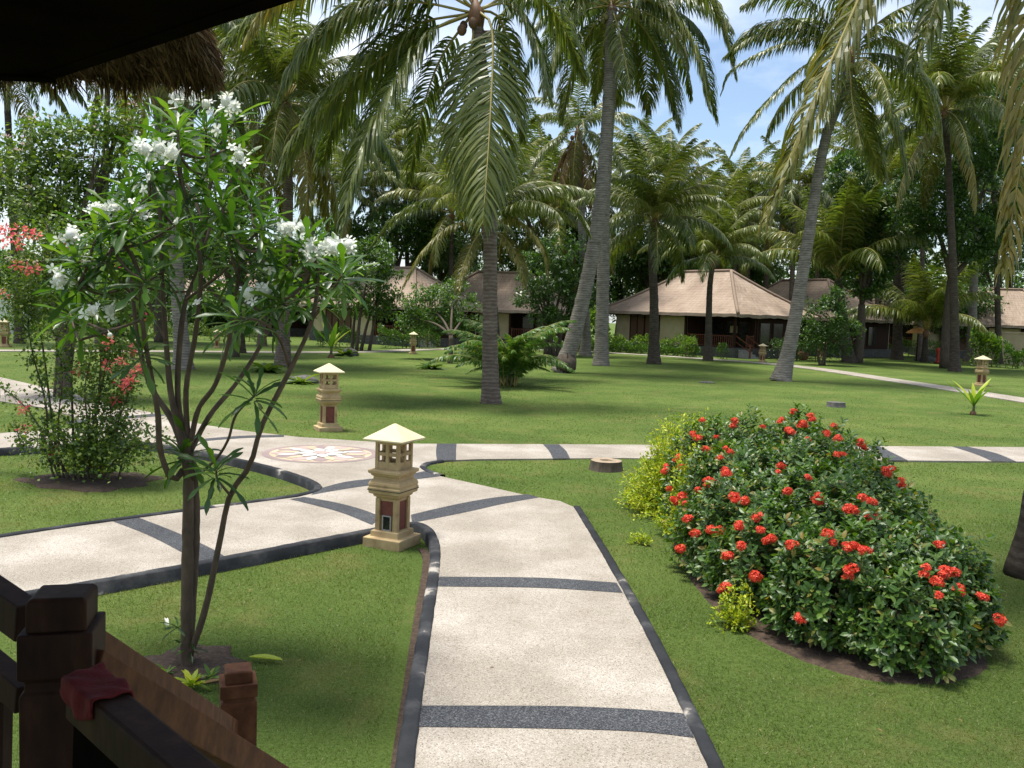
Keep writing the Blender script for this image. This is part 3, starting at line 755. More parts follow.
def palm(label, trunk_px, Y, r0, fr=None, r1=None, n_auto=0, length=5.0, kinds=None, bark='palm_bark', flare=1.5, nuts=0, nut_m='husk', seed=0, group='coconut palms on the lawn', dz=0.0, lean=0.0, ll=1.0, custom_mat='palm_leaf', base_z=-.06, az_skip=None):
    """trunk_px: picture points base..crown at distance Y"""
    rng = random.Random(seed)
    n = len(trunk_px); pts = [P(a, b, Y + lean * i / max(1, n - 1)) for i, (a, b) in enumerate(trunk_px)]
    pts[0][2] = base_z
    base = pts[0].copy(); t = thing('palm_tree', label, 'palm tree', base, 0, group)
    rel = [p - base for p in pts]
    trunk_mb(rel, r0, r1 or r0 * .62, flare, seed=seed, k=16 if Y < 35 else 10).build('trunk', bark, t)
    top = rel[-1]
    # crown heart: fibrous boots
    hb = MB(); dirn = unit(rel[-1] - rel[-2])
    hb.tube([top - dirn * .5, top - dirn * .1, top + dirn * .35], [.16, .26, .08], 9); hb.build('crown_shaft', 'husk_brown', t)
    if nuts:
        for q in range(nuts):
            a = rng.uniform(0, 6.28); mb = MB()
            sphere_mb(mb, (top[0] + .38 * math.cos(a) + rng.uniform(-.08, .08), top[1] + .38 * math.sin(a), top[2] - .25 - rng.uniform(0, .4)), rng.uniform(.11, .15)); mb.build('coconut', nut_m, t)
    if fr:
        for q, item in enumerate(fr):
            pp, d = item[0], item[1]; opt = item[2] if len(item) > 2 else {}
            w = [P(a, b, Y + lean + d * (i / (len(pp) - 1)) ** 1.3) - base for i, (a, b) in enumerate(pp)]
            w[0] = top + (np.array(w[0]) - top) * .3
            mb = frond_mb(w, n=int(opt.get('n', 76) * 1.5), ll=opt.get('ll', ll), hang=opt.get('hang', 1.25), w=opt.get('w', .058), seed=seed * 31 + q, side0=opt.get('side'), rr=.045)
            mb.build('frond', ['rachis', opt.get('mat', custom_mat)], t)
    if n_auto:
        ks = kinds or ['up', 'up', 'high', 'high', 'high', 'mid', 'mid', 'mid', 'mid', 'flat', 'flat', 'flat', 'down', 'down', 'hang']
        n_auto = int(n_auto * 1.35)
        for q in range(n_auto):
            kd = ks[int(q * len(ks) / n_auto)]
            az = q * 2.39996 + rng.uniform(-.2, .2) + seed
            if az_skip and az_skip[0] < (math.degrees(az) % 360) < az_skip[1]: az += math.radians(az_skip[1] - az_skip[0])
            me = lib_frond(kd, rng.randrange(2))
            add_frond(t, me, tuple(top + np.array([0, 0, .1])), az, length / 5.0 * rng.uniform(.88, 1.1), rng.uniform(-.12, .12), rng.uniform(-.1, .1))
    return t

# the tall palm in the middle of the lawn
LF = dict(hang=1.45, ll=1.8, w=.07, n=84)
palm('tall brown palm rising from the lawn just in front of the feathery palm clump', [(491, 402), (490, 340), (490, 225), (485, 110), (476, 12)], 26.5, .235, [
    ([(472, 12), (430, 32), (395, 80), (362, 150), (343, 225)], -2.5, dict(ll=1.85, hang=1.5, n=110, mat='palm_leaf', w=.075)),
    ([(476, 5), (492, 30), (490, 120), (483, 222)], -3.0, dict(ll=1.75, hang=.9, n=120, w=.075, side=(1, 0, 0))),
    ([(470, 15), (410, 40), (355, 78), (305, 130), (284, 172)], .5, dict(ll=1.8, hang=1.5, n=100, w=.075)),
    ([(470, 15), (410, 2), (345, 18), (300, 60), (282, 95)], -1.5, dict(ll=1.8, hang=1.4, n=100, w=.075)),
    ([(470, 5), (420, -40), (350, -42), (285, -12), (250, 35)], -2, dict(ll=1.8, hang=1.5, n=100, w=.075, mat='palm_leaf_yellow')),
    ([(480, 5), (512, 5), (538, 50), (550, 100)], -1, dict(ll=1.2, hang=1.7)),
    ([(480, 5), (500, 20), (516, 80), (522, 140)], 2.0, dict(ll=1.1, hang=1.5)),
    ([(468, 12), (440, 60), (420, 120), (408, 185)], 2.2, dict(ll=1.1, hang=1.5)),
    ([(480, 0), (510, -50), (545, -55), (575, -20)], -1, dict(ll=1.2)),
    ([(474, 0), (455, -70), (420, -120), (370, -130)], -1, dict(ll=1.2)),
    ([(474, 0), (490, -80), (515, -140)], 2, dict(ll=1.2)),
    ([(474, 0), (430, -60), (370, -70), (320, -50)], 2.5, dict(ll=1.2)),
    ([(466, 15), (415, 25), (372, 60), (335, 120), (322, 165)], 2.5, dict(ll=1.8, hang=1.4, n=100, w=.075)), ([(470, 0), (390, -30), (300, -10), (225, 45)], 1.5, dict(ll=1.8, hang=1.4, n=100, w=.075)),
    ([(478, 15), (470, 60), (462, 130), (466, 200)], -1.0, dict(ll=1.4, hang=1.2, side=(1, .3, 0))), ([(484, 5), (530, -10), (565, 30), (585, 80)], 1.5, dict(ll=1.4, hang=1.5)),
], nuts=8, nut_m='husk_brown', seed=1, bark='palm_bark', flare=1.45, r1=.17)

# the leaning pair
palm('leaning grey palm with a bulging burl at its foot', [(560, 372), (574, 335), (595, 240), (606, 140), (612, 8)], 42.5, .40, [
    ([(612, 6), (580, 5), (556, 45), (546, 98)], -2, LF), ([(612, 6), (592, 28), (572, 70), (562, 118)], 1, LF),
    ([(614, 4), (655, 2), (690, 42), (708, 105)], -2, LF), ([(614, 0), (665, -28), (708, -2), (727, 42)], -1, LF),
    ([(614, 8), (642, 26), (664, 68), (674, 112)], 1, LF), ([(612, 8), (620, 36), (632, 94)], -2.5, dict(ll=1.1, hang=1.2, side=(1, 0, 0))),
    ([(612, 4), (590, -30), (555, -25), (536, 18)], -1, LF), ([(612, 4), (640, -40), (680, -45), (705, -20)], 1.5, LF),
    ([(612, 4), (604, 40), (596, 96)], 2.0, dict(ll=1.0, side=(1, .2, 0))), ([(612, 4), (600, -60), (585, -100)], 1, LF), ([(612, 4), (630, -60), (650, -100)], -1, LF),
], r1=.24, flare=1.25, bark='palm_bark_grey', seed=2, nuts=5, n_auto=11, length=5.6, kinds=['high', 'mid', 'mid', 'flat', 'flat', 'down'])
# burl at its foot
bb = G(560, 371); bm_ = MB(); sphere_mb(bm_, (0, 0, 0), .50, 1.0, 14)
rg = np.random.default_rng(4); bm_.v[0] += rg.normal(0, .05, bm_.v[0].shape)
ob = bm_.build('burl', 'bark', bpy.data.objects['palm_tree.001']); ob.location = (.22, -.22, .48)
palm('straight grey palm directly right of the leaning palm', [(601, 364), (603, 280), (605, 190), (614, 70), (632, 14)], 50, .40, [
    ([(632, 14), (600, 2), (570, 30), (552, 75)], 1.5, LF), ([(632, 14), (665, 10), (700, 55), (716, 118)], 1.5, LF),
    ([(632, 14), (655, 40), (672, 85), (678, 128)], -2, LF), ([(632, 14), (625, 50), (612, 110)], 2, LF), ([(632, 14), (645, 50), (648, 112)], 2, LF),
    ([(632, 14), (680, -12), (720, 20), (735, 75)], 0, LF), ([(632, 14), (645, -40), (690, -60)], 0, LF), ([(632, 14), (610, -40), (580, -60)], 0, LF),
], r1=.26, flare=1.3, bark='palm_bark_grey', seed=3, n_auto=12, length=6.4, kinds=['high', 'mid', 'flat', 'down'])
palm('slim grey palm trunk showing behind the leaning palm foot', [(724, 0)][:0] + [(585, 357), (586, 330), (584, 280), (580, 180), (578, 132)], 62, .34, n_auto=16, length=5.2, bark='palm_bark_grey', seed=31, nuts=6, nut_m='husk_brown',
     kinds=['up', 'high', 'mid', 'mid', 'flat', 'down', 'hang', 'dry', 'dry'], flare=1.5)
palm('short palm with arched fronds left of the wide bungalow roof', [(654, 363), (654, 300), (652, 250), (655, 222)], 54, .33, n_auto=24, length=5.4, bark='palm_bark_dark', seed=4, flare=1.5,
     kinds=['up', 'up', 'up', 'high', 'high', 'high', 'mid', 'mid', 'mid', 'flat', 'flat', 'down', 'down'])
palm('slender dark palm right in front of the wide bungalow roof', [(708, 360), (709, 310), (710, 285), (713, 262)], 61, .27, n_auto=20, length=5.2, bark='palm_bark_dark', seed=5, flare=1.5,
     kinds=['up', 'up', 'high', 'high', 'high', 'high', 'mid', 'mid', 'flat'])
palm('pale curved palm leaning right at the walkway bend', [(781, 380), (792, 335), (808, 240), (824, 145), (843, 92), (850, 58)], 42, .34, [
    ([(850, 58), (825, 40), (785, 44), (735, 68), (722, 92)], 0, dict(ll=.95, hang=1.7)), ([(850, 58), (812, 62), (775, 95), (745, 130), (730, 158)], -1, dict(ll=1.0, hang=1.5)),
    ([(850, 55), (815, 10), (775, -5), (745, 5)], 1, LF), ([(850, 50), (838, 0), (800, -30)], 0, LF), ([(850, 50), (875, -5), (905, -20), (935, 5)], -1, LF),
    ([(850, 55), (890, 40), (928, 92), (944, 160)], -1.5, dict(ll=1.1, hang=1.5)), ([(850, 60), (872, 80), (893, 125), (905, 172)], -1, LF),
    ([(850, 60), (852, 100), (862, 150)], -2.5, dict(ll=1.0, side=(1, 0, 0))), ([(850, 60), (835, 85), (806, 135), (788, 172)], -1, LF),
    ([(850, 60), (878, 60), (915, 85), (930, 130)], 2.0, LF), ([(850, 50), (870, -30), (880, -70)], 0, LF), ([(850, 58), (858, 110), (882, 175)], 1.0, LF), ([(850, 55), (800, 25), (758, 30), (728, 55)], 2.5, LF),
], r1=.19, flare=1.6, bark='palm_bark_grey', seed=6, nuts=9, n_auto=9, length=5.4, kinds=['high', 'mid', 'flat', 'down'])
# near palm at the right edge
palm('near palm at the right picture edge with dangling fronds overhead', [(1032, 578), (1046, 500), (1064, 300), (1040, -80), (1005, -330)], 9.6, .215, [
    ([(1005, -330), (960, -290), (905, -130), (862, -8), (805, 120), (766, 222)], -1.2, dict(ll=.80, hang=2.2, w=.042, n=90, mat='palm_leaf_yellow')),
    ([(1005, -330), (1000, -300), (965, -120), (940, -10), (914, 60)], -1.0, dict(ll=.85, hang=2.2, w=.042, n=80)),
    ([(1005, -330), (1050, -260), (1042, -60), (1026, 120), (1004, 268)], -1.0, dict(ll=.85, hang=1.9, w=.042, n=84, mat='palm_leaf_yellow')),
    ([(1005, -330), (1100, -330), (1180, -200), (1210, 0)], 0, dict(ll=.9, hang=1.8)),
    ([(1005, -330), (920, -420), (800, -380), (720, -240)], .5, dict(ll=.9, hang=1.6)),
    ([(1005, -330), (1000, -480), (940, -600)], 1.0, dict(ll=.9, hang=1.3)),
], n_auto=8, length=4.4, kinds=['up', 'high', 'mid'], r1=.15, flare=1.35, bark='palm_bark_dark', seed=7, nuts=5)
# right side, under and behind the dark tree
palm('tall dark palm with rayed crown above the dark broadleaf tree', [(955, 369), (954, 300), (950, 200), (945, 112)], 58, .30, n_auto=26, length=6.6, bark='palm_bark_dark', seed=8, flare=1.5,
     kinds=['up', 'up', 'up', 'high', 'high', 'mid', 'mid', 'flat', 'flat', 'down', 'hang'])
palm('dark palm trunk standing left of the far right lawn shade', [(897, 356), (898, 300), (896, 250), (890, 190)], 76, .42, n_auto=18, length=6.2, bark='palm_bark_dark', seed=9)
palm('grey leaning palm trunk in front of the cream garden wall', [(970, 360), (972, 330), (974, 280), (982, 150)], 78, .40, n_auto=20, length=7, bark='palm_bark_grey', seed=10, flare=1.6)
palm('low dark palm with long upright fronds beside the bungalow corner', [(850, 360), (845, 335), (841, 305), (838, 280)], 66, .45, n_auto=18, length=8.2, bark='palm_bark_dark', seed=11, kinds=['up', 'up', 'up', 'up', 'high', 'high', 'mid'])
palm('small green palm beside the little orange parasol', [(925, 356), (925, 345), (926, 332)], 72, .26, n_auto=16, length=7.2, bark='palm_bark_dark', seed=12, kinds=['up', 'up', 'high', 'high', 'mid'])
# left side
palm('tall palm left of centre behind the white flowering tree', [(283, 366), (284, 300), (288, 200), (286, 105)], 40, .30, n_auto=26, length=6.0, bark='palm_bark', seed=13, flare=1.5, kinds=['up', 'up', 'high', 'high', 'mid', 'mid', 'flat', 'flat', 'down', 'hang', 'hang'])
palm('stout grey palm trunk behind the white flowering tree stems', [(183, 372), (180, 320), (170, 200), (156, 95), (146, 20)], 36, .30, n_auto=22, length=5.6, bark='palm_bark_grey', seed=14, flare=1.6, kinds=['high', 'high', 'mid', 'mid', 'flat', 'down', 'down', 'hang', 'hang'])
palm('thin distant palm trunk in the sky gap left of centre', [(312, 335), (312, 250), (311, 170), (310, 120)], 80, .22, n_auto=16, length=5.4, bark='palm_bark_grey', seed=15)
palm('palm with yellowing skirt right behind the tall middle palm', [(497, 378), (494, 320), (490, 270), (487, 228)], 37, .24, [
    ([(487, 226), (455, 225), (425, 250), (405, 284)], -1, dict(ll=.9, hang=1.4, mat='palm_leaf_yellow')), ([(487, 226), (515, 220), (540, 245), (548, 278)], -1, dict(ll=.9, hang=1.4, mat='palm_leaf_yellow')),
    ([(487, 226), (475, 240), (462, 270), (458, 292)], -1.5, dict(ll=.8, hang=1.3, mat='palm_leaf_yellow')), ([(487, 226), (505, 238), (520, 262), (524, 285)], -1.5, dict(ll=.8, hang=1.3, mat='palm_leaf_yellow')),
    ([(487, 226), (440, 200), (400, 215), (372, 245)], 1, dict(ll=.9, hang=1.2)), ([(487, 226), (530, 190), (570, 205), (590, 235)], 1, dict(ll=.9, hang=1.2)),
], n_auto=14, length=4.6, bark='palm_bark_dark', seed=16, kinds=['up', 'up', 'high', 'mid'])

bgp = [  # palms beyond the bungalows: base px, base py, crown px, crown py, distance, frond length, label
    (430, 345, 431, 182, 85, 6.0, 'distant palm crown above the left bungalow roof'),
    (545, 345, 546, 168, 90, 6.0, 'distant palm between the middle palm and the leaning pair'),
    (585, 342, 520, 205, 80, 6.0, 'distant leaning palm behind the white flowered tree in the middle'),
    (690, 342, 690, 225, 82, 6.2, 'distant palm rising behind the peak of the wide bungalow roof'),
    (765, 342, 768, 212, 85, 6.4, 'distant palm above the roof behind the pale curved palm'),
    (735, 342, 738, 190, 95, 6.0, 'far palm left of the pale curved palm'),
    (820, 342, 815, 225, 92, 6.5, 'far palm just right of the pale curved palm trunk'),
    (1010, 345, 1012, 200, 95, 6.5, 'far palm above the right garden wall bungalow'),
    (875, 342, 880, 240, 100, 6.5, 'far palm in the gap between the dark trunks on the right'),
    (395, 342, 398, 140, 88, 6.0, 'far palm behind the hanging fronds left of the middle palm'),
    (340, 345, 345, 190, 75, 5.6, 'far palm behind the left bungalow roof end'),
    (240, 345, 238, 60, 50, 5.8, 'palm behind the white flowering tree top with crown near the eave'),
    (100, 350, 108, 70, 55, 5.5, 'palm seen below the thatch fringe on the left'),
    (20, 350, 5, 60, 52, 5.5, 'palm at the far left under the veranda beam'),
    (640, 342, 640, 160, 100, 6.2, 'far palm behind the short palm left of the wide roof'),
    (480, 345, 470, 150, 100, 6.2, 'far palm directly behind the tall middle palm trunk'),
    (1060, 350, 1070, 120, 70, 6.5, 'tall palm at the right edge beyond the garden wall'),
    (600, 345, 598, 205, 78, 6.5, 'distant palm filling the space behind the straight grey palm'),
    (672, 345, 668, 180, 84, 6.5, 'distant palm just right of the short palm crown'),
    (705, 345, 722, 228, 80, 6.5, 'distant bushy palm above the ridge of the wide bungalow'),
    (790, 345, 795, 190, 80, 6.0, 'distant palm seen left of the pale curved trunk above the roof'),
    (450, 345, 452, 215, 74, 6.5, 'distant drooping palm left of the middle palm trunk'),
    (410, 345, 405, 195, 78, 6.0, 'distant palm above the frangipani on the left'),
    (370, 345, 372, 165, 82, 6.5, 'distant palm over the left bungalow'),
    (262, 345, 262, 165, 60, 6.0, 'palm behind the dark tree left of the sky gap'),
    (545, 345, 552, 215, 74, 6.5, 'distant palm above the middle frangipani'),
    (920, 350, 925, 150, 80, 7.0, 'distant palm left of the tall dark rayed palm'),
    (870, 350, 868, 165, 84, 7.0, 'distant palm behind the dark slender tree'),
    (745, 345, 750, 235, 98, 6.5, 'distant low palm over the second bungalow roof'),
    (1000, 350, 990, 90, 74, 6.5, 'palm with upright fronds at the top right behind the great dark tree')]
for q, (bx, by, cx_, cy_, Y, ln, lab) in enumerate(bgp):
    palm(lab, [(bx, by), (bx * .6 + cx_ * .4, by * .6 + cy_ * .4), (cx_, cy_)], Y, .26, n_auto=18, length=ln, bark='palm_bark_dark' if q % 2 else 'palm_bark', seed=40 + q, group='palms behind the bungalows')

# ------------------------------------------------------------------ broadleaf trees and shrubs
def canopy(blobs, nclump, per, size, rng, clump_r=.35, T=LEAF4, shell=.55):
    """leaf clumps spread through ellipsoids; returns MB and clump centres"""
    vol = np.array([b[3] * b[4] * b[5] for b in blobs]) ** .75; vol /= vol.sum(); cen = []
    for b, f in zip(blobs, vol):
        k = max(3, int(nclump * f)); d = unit(rng.normal(0, 1, (k, 3))); r = rng.uniform(shell, 1.06, (k, 1)) ** .7
        cen.append(np.array(b[:3]) + d * r * np.array(b[3:6]))
    cen = np.vstack(cen); cr = clump_r * rng.uniform(.55, 1.35, len(cen))
    cnt = np.maximum(3, (per * rng.uniform(.5, 1.4, len(cen)))).astype(int)
    idx = np.repeat(np.arange(len(cen)), cnt); n = len(idx); d = unit(rng.normal(0, 1, (n, 3)))
    O = cen[idx] + d * (cr[idx] * rng.uniform(.2, 1, n) ** .6)[:, None] * np.array([1, 1, .7])
    D = d + rng.normal(0, .5, (n, 3)); D[:, 2] -= .15
    X, Y, Z = frames(D, rng, None, .45); s = size * rng.uniform(.6, 1.3, n)
    mb = MB(); mb.inst(T, O, X, Y, Z, s); return mb, cen
def branches(mb, base, tops, r0, rng, cen=None, ncen=14, wig=.12):
    base = np.array(base, float)
    for tp in tops:
        tp = np.array(tp, float); mid = base * .45 + tp * .55 + rng.normal(0, wig, 3) * np.linalg.norm(tp - base) * .35
        mid[:2] = base[:2] * .6 + tp[:2] * .4 + rng.normal(0, wig, 2)
        C = spline([base, mid, tp], 12); rr = np.linspace(r0, r0 * .4, 12); mb.tube(C, rr, 7)
        if cen is not None and len(cen):
            d = np.linalg.norm(cen - tp, axis=1)
            for k in np.argsort(d)[:ncen]:
                st = C[rng.integers(6, 12)]; md = (st + cen[k]) / 2 + rng.normal(0, .05, 3) - [0, 0, .06]
                mb.tube(spline([st, md, cen[k]], 6), np.linspace(r0 * .32, r0 * .08, 6), 5)
def tree(name, label, cat, base, blobs, nclump, per, size, m, r0, seed, group=None, stems=1, clump_r=.35, bark='bark', flowers=None, shell=.55, T=LEAF4, ncen=12):
    rng = np.random.default_rng(seed); base = np.array(base, float); t = thing(name, label, cat, base, 0, group)
    rel = [(b[0] - base[0], b[1] - base[1], b[2] - base[2], b[3], b[4], b[5]) for b in blobs]
    mb, cen = canopy(rel, nclump, per, size, rng, clump_r, T, shell); mb.build('crown', m, t)
    tb = MB()
    if stems == 1:
        low = min(b[2] - b[5] * .4 for b in rel); fork = np.array([0, 0, max(.4, low * .75)])
        trunk = spline([(0, 0, -.1), fork * .5 + rng.normal(0, .06, 3) * [1, 1, 0], fork], 8); tb.tube(trunk, np.linspace(r0 * 1.35, r0 * .95, 8), 9)
        branches(tb, fork, [(b[0], b[1], b[2]) for b in rel], r0 * .7, rng, cen, ncen)
    else:
        for k in range(stems):
            b = rel[k % len(rel)]; o = rng.normal(0, r0 * 2.2, 3) * [1, 1, 0]
            branches(tb, o - [0, 0, .05], [np.array(b[:3]) + rng.normal(0, .25, 3) * b[3]], r0, rng, cen, max(3, ncen // 2))
    tb.build('trunk', bark, t)
    if flowers:
        fm, nf, fs = flowers; k = rng.choice(len(cen), min(nf, len(cen)), replace=False); c = cen[k]
        idx = np.repeat(np.arange(len(c)), 9); n = len(idx); d = unit(rng.normal(0, 1, (n, 3))); d[:, 2] = abs(d[:, 2])
        O = c[idx] + [0, 0, clump_r * .6] + d * fs * .6; X, Y, Z = frames(d + rng.normal(0, .4, (n, 3)), rng, None, .6)
        fb = MB(); fb.inst(LEAF4, O, X, Y, Z, np.full(n, fs)); fb.build('blossom', fm, t)
    return t
def blob(px, py, Y, rw, rh, rd=None, dY=0.0):
    c = P(px, py, Y + dY); k = mpp(Y); return (c[0], c[1], c[2], rw * k, (rd or rw) * k, rh * k)
def gbase(px, Y, z=-.05):
    c = P(px, 300, Y); return (c[0], Y, z)

TREES = 'broadleaf trees behind the bungalows'
# mid-ground trees
tree('round_tree', 'small round tree on the lawn beside the small distant lantern', 'tree', G(450, 363), [blob(430, 306, 50, 26, 22), blob(453, 300, 50, 24, 22), blob(413, 318, 50, 17, 15), blob(465, 315, 50, 15, 17), blob(440, 318, 50, 28, 15)], 150, 60, .17, 'tree_leaf', .11, 61, clump_r=.42)
tree('frangipani_tree', 'frangipani with grey stems in front of the left bungalow veranda', 'tree', gbase(366, 58), [blob(368, 262, 58, 26, 22), blob(388, 285, 58, 18, 20), blob(352, 300, 58, 18, 18), blob(378, 305, 58, 16, 14)], 150, 55, .22, 'tree_leaf', .13, 62, clump_r=.45, stems=4, ncen=10)
tree('frangipani_tree', 'white flowered frangipani between the middle palm and the leaning palm', 'tree', gbase(552, 60), [blob(545, 275, 60, 30, 26), blob(565, 255, 60, 24, 22), blob(528, 298, 60, 18, 18), blob(582, 290, 60, 18, 26), blob(560, 315, 60, 26, 12)], 190, 55, .22, 'dark_leaf', .13, 63, clump_r=.45, stems=6, ncen=10, flowers=('white_petal', 16, .22))
tree('bougainvillea_tree', 'tall bushy tree with pale pink bloom on the far left', 'tree', gbase(70, 24), [blob(40, 190, 24, 50, 40), blob(100, 160, 24, 38, 48), blob(80, 215, 24, 55, 32), blob(10, 170, 24, 34, 40), blob(118, 120, 24, 20, 26), blob(60, 140, 24, 34, 22)], 330, 42, .15, 'mixed_leaf', .12, 64, clump_r=.42, stems=5, flowers=('pale_petal', 50, .10), shell=.35)
tree('dark_tree', 'dark leafy tree behind the white flowering tree', 'tree', gbase(235, 46), [blob(200, 240, 46, 50, 42), blob(250, 240, 46, 40, 50), blob(160, 260, 46, 40, 36), blob(215, 190, 46, 40, 30), blob(270, 290, 46, 34, 26)], 260, 55, .22, 'dark_leaf', .2, 65, clump_r=.6)
tree('dark_tree', 'dark rounded tree above the left bungalow roof', 'tree', gbase(395, 76), [blob(385, 232, 76, 34, 26), blob(412, 225, 76, 30, 24), blob(355, 245, 76, 30, 24), blob(440, 245, 76, 30, 20)], 220, 55, .32, 'dark_leaf', .25, 66, clump_r=.8, group=TREES)
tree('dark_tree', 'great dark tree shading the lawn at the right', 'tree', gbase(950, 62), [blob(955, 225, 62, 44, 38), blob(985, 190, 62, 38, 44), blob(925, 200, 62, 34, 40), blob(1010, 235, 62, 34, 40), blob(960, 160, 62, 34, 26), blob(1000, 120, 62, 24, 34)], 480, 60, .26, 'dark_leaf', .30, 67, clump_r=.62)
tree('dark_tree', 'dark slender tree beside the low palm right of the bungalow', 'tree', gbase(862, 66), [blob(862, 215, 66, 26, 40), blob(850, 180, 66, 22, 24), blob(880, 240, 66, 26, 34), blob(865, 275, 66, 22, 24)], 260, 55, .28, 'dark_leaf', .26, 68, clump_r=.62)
tree('magnolia_tree', 'glossy leaved shrub tree in front of the bungalow right corner', 'tree', gbase(828, 60), [blob(822, 318, 60, 20, 22), blob(840, 335, 60, 18, 20), blob(812, 338, 60, 13, 14), blob(835, 300, 60, 14, 14)], 120, 50, .20, 'dark_leaf', .09, 69, clump_r=.4, stems=3)
bgt = [(530, 250, 84, 60, 50, 'dark_leaf', 'dark tree mass behind the middle frangipani'), (620, 270, 88, 55, 44, 'dark_leaf', 'dark tree behind the leaning pair of palms'), (690, 262, 90, 50, 40, 'tree_leaf', 'leafy tree rising behind the wide bungalow roof peak'),
       (765, 255, 108, 50, 42, 'tree_leaf', 'leafy tree behind the pale curved palm trunk'), (300, 275, 84, 55, 45, 'dark_leaf', 'dark tree left of the left bungalow roof'), (905, 300, 104, 50, 40, 'tree_leaf', 'green tree in the far gap between dark trunks'),
       (1000, 265, 98, 60, 60, 'dark_leaf', 'dark tree behind the right garden wall bungalow'), (470, 285, 92, 60, 50, 'dark_leaf', 'dark tree behind the gap between the two left roofs'), (120, 290, 70, 60, 50, 'dark_leaf', 'dark tree behind the bougainvillea stems'),
       (10, 290, 74, 60, 46, 'tree_leaf', 'green tree at the far left behind the white wall'), (840, 275, 96, 46, 44, 'tree_leaf', 'green tree behind the low dark palm'), (215, 320, 78, 60, 34, 'dark_leaf', 'low dark tree behind the white flowering tree stems'), (1080, 250, 80, 60, 80, 'dark_leaf', 'dark tree beyond the right picture edge'),
       (575, 255, 80, 40, 60, 'dark_leaf', 'dark tree between the middle frangipani and the leaning palm'), (650, 250, 84, 46, 50, 'dark_leaf', 'dark tree behind the short palm with arched fronds'),
       (735, 245, 104, 44, 46, 'dark_leaf', 'dark tree above the wide bungalow roof end'), (812, 235, 104, 40, 60, 'dark_leaf', 'dark tree just right of the pale curved trunk'), (440, 250, 88, 50, 50, 'dark_leaf', 'dark tree beyond the roof left of the middle palm'),
       (160, 225, 60, 60, 60, 'dark_leaf', 'tall dark tree behind the white flowering tree crown'), (330, 250, 88, 40, 50, 'tree_leaf', 'leafy tree under the sky gap left of centre'), (900, 230, 84, 44, 60, 'dark_leaf', 'dark tree between the two dark palm trunks'), (945, 310, 86, 50, 34, 'dark_leaf', 'low dark tree behind the red posts')]
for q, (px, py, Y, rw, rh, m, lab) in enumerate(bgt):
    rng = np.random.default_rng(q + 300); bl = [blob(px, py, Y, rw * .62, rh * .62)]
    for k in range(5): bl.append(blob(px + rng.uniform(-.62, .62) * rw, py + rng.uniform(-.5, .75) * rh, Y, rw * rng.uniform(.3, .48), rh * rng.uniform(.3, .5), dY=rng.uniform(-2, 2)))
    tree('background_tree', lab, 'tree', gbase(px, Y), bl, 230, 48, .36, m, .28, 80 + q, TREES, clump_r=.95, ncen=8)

# far wood that closes the view behind everything
def far_wood():
    rng = np.random.default_rng(9); bl = []
    for q in range(60):
        px = -250 + q * 26; Y = rng.uniform(112, 150); bl.append(blob(px, 318 - rng.uniform(2, 30), Y, rng.uniform(20, 34), rng.uniform(20, 40)))
    mb, cen = canopy(bl, 2600, 34, .6, rng, 1.3)
    tb = MB()
    for b in bl[::1]: tb.tube([(b[0], b[1], -.3), (b[0] + .5, b[1], b[2])], [.3, .2], 6, 1)
    for V, (F, mi, sm) in zip(tb.v, tb.f): pass
    o = mb.build('far_woodland', 'tree_leaf'); tag(o, 'green wood closing the view far behind the bungalows', 'woodland', kind='stuff')
far_wood()

# hedges and garden shrubs
def hedge(label, pxs, Y0, Y1, h, w, m, seed, n=900, name='hedge', size=.14, fl=None, group='clipped hedges by the bungalows', z0=0):
    rng = np.random.default_rng(seed); a = P(pxs[0], 330, Y0); b = P(pxs[1], 330, Y1); c = (a + b) / 2; c[2] = 0
    t = thing(name, label, 'hedge' if name == 'hedge' else 'shrub', tuple(c), 0, group)
    d = b - a; d[2] = 0; L = np.linalg.norm(d); d /= L; s = np.array([-d[1], d[0], 0]); nn = int(n * L)
    u = rng.uniform(-.5, .5, nn); th = rng.uniform(0, math.pi, nn); rad = rng.uniform(.75, 1.05, nn)
    bump = 1 + .18 * np.sin(u * L * 2.3 + seed) + .12 * np.sin(u * L * 5.1)
    O = d * (u * L)[:, None] + s * (np.cos(th) * w / 2 * rad * bump)[:, None]; O[:, 2] += np.abs(np.sin(th)) ** .55 * h * rad * bump * 0.97 + rng.uniform(-.1, 0, nn)
    O[:, 2] = np.clip(O[:, 2], .02, None)
    D = s * np.cos(th)[:, None] + np.array([0, 0, 1.0]) * np.sin(th)[:, None] + rng.normal(0, .6, (nn, 3)); X, Y, Z = frames(D, rng, None, .5)
    mb = MB(); mb.inst(LEAF4, O, X, Y, Z, size * rng.uniform(.6, 1.3, nn)); mb.build('foliage', m, t)
    st = MB()
    for q in range(max(3, int(L * 1.2))):
        p = d * rng.uniform(-.48, .48) * L + s * rng.uniform(-.2, .2) * w; st.tube([p + [0, 0, -.05], p + np.array([rng.uniform(-.1, .1), rng.uniform(-.1, .1), h * .8])], [.025, .012], 5)
    st.build('stems', 'bark', t)
    if fl:
        k = rng.choice(nn, fl[1]); fb = MB(); kk = np.repeat(k, 5); OO = O[kk] + rng.normal(0, .05, (len(kk), 3)) + [0, 0, .04]; DD = unit(rng.normal(0, 1, (len(kk), 3))); X, Y, Z = frames(DD, rng)
        fb.inst(LEAF4, OO, X, Y, Z, np.full(len(kk), .11)); fb.build('blossom', fl[0], t)
    return t
hedge('low hedge topped with golden leaves before the bungalow cream wall', (606, 700), 70, 65.5, .75, .9, 'tree_leaf', 1)
hedge('golden leaved border growing on the hedge by the cream wall', (606, 690), 71, 67, 1.25, .5, 'bright_leaf', 2, n=260, size=.2)
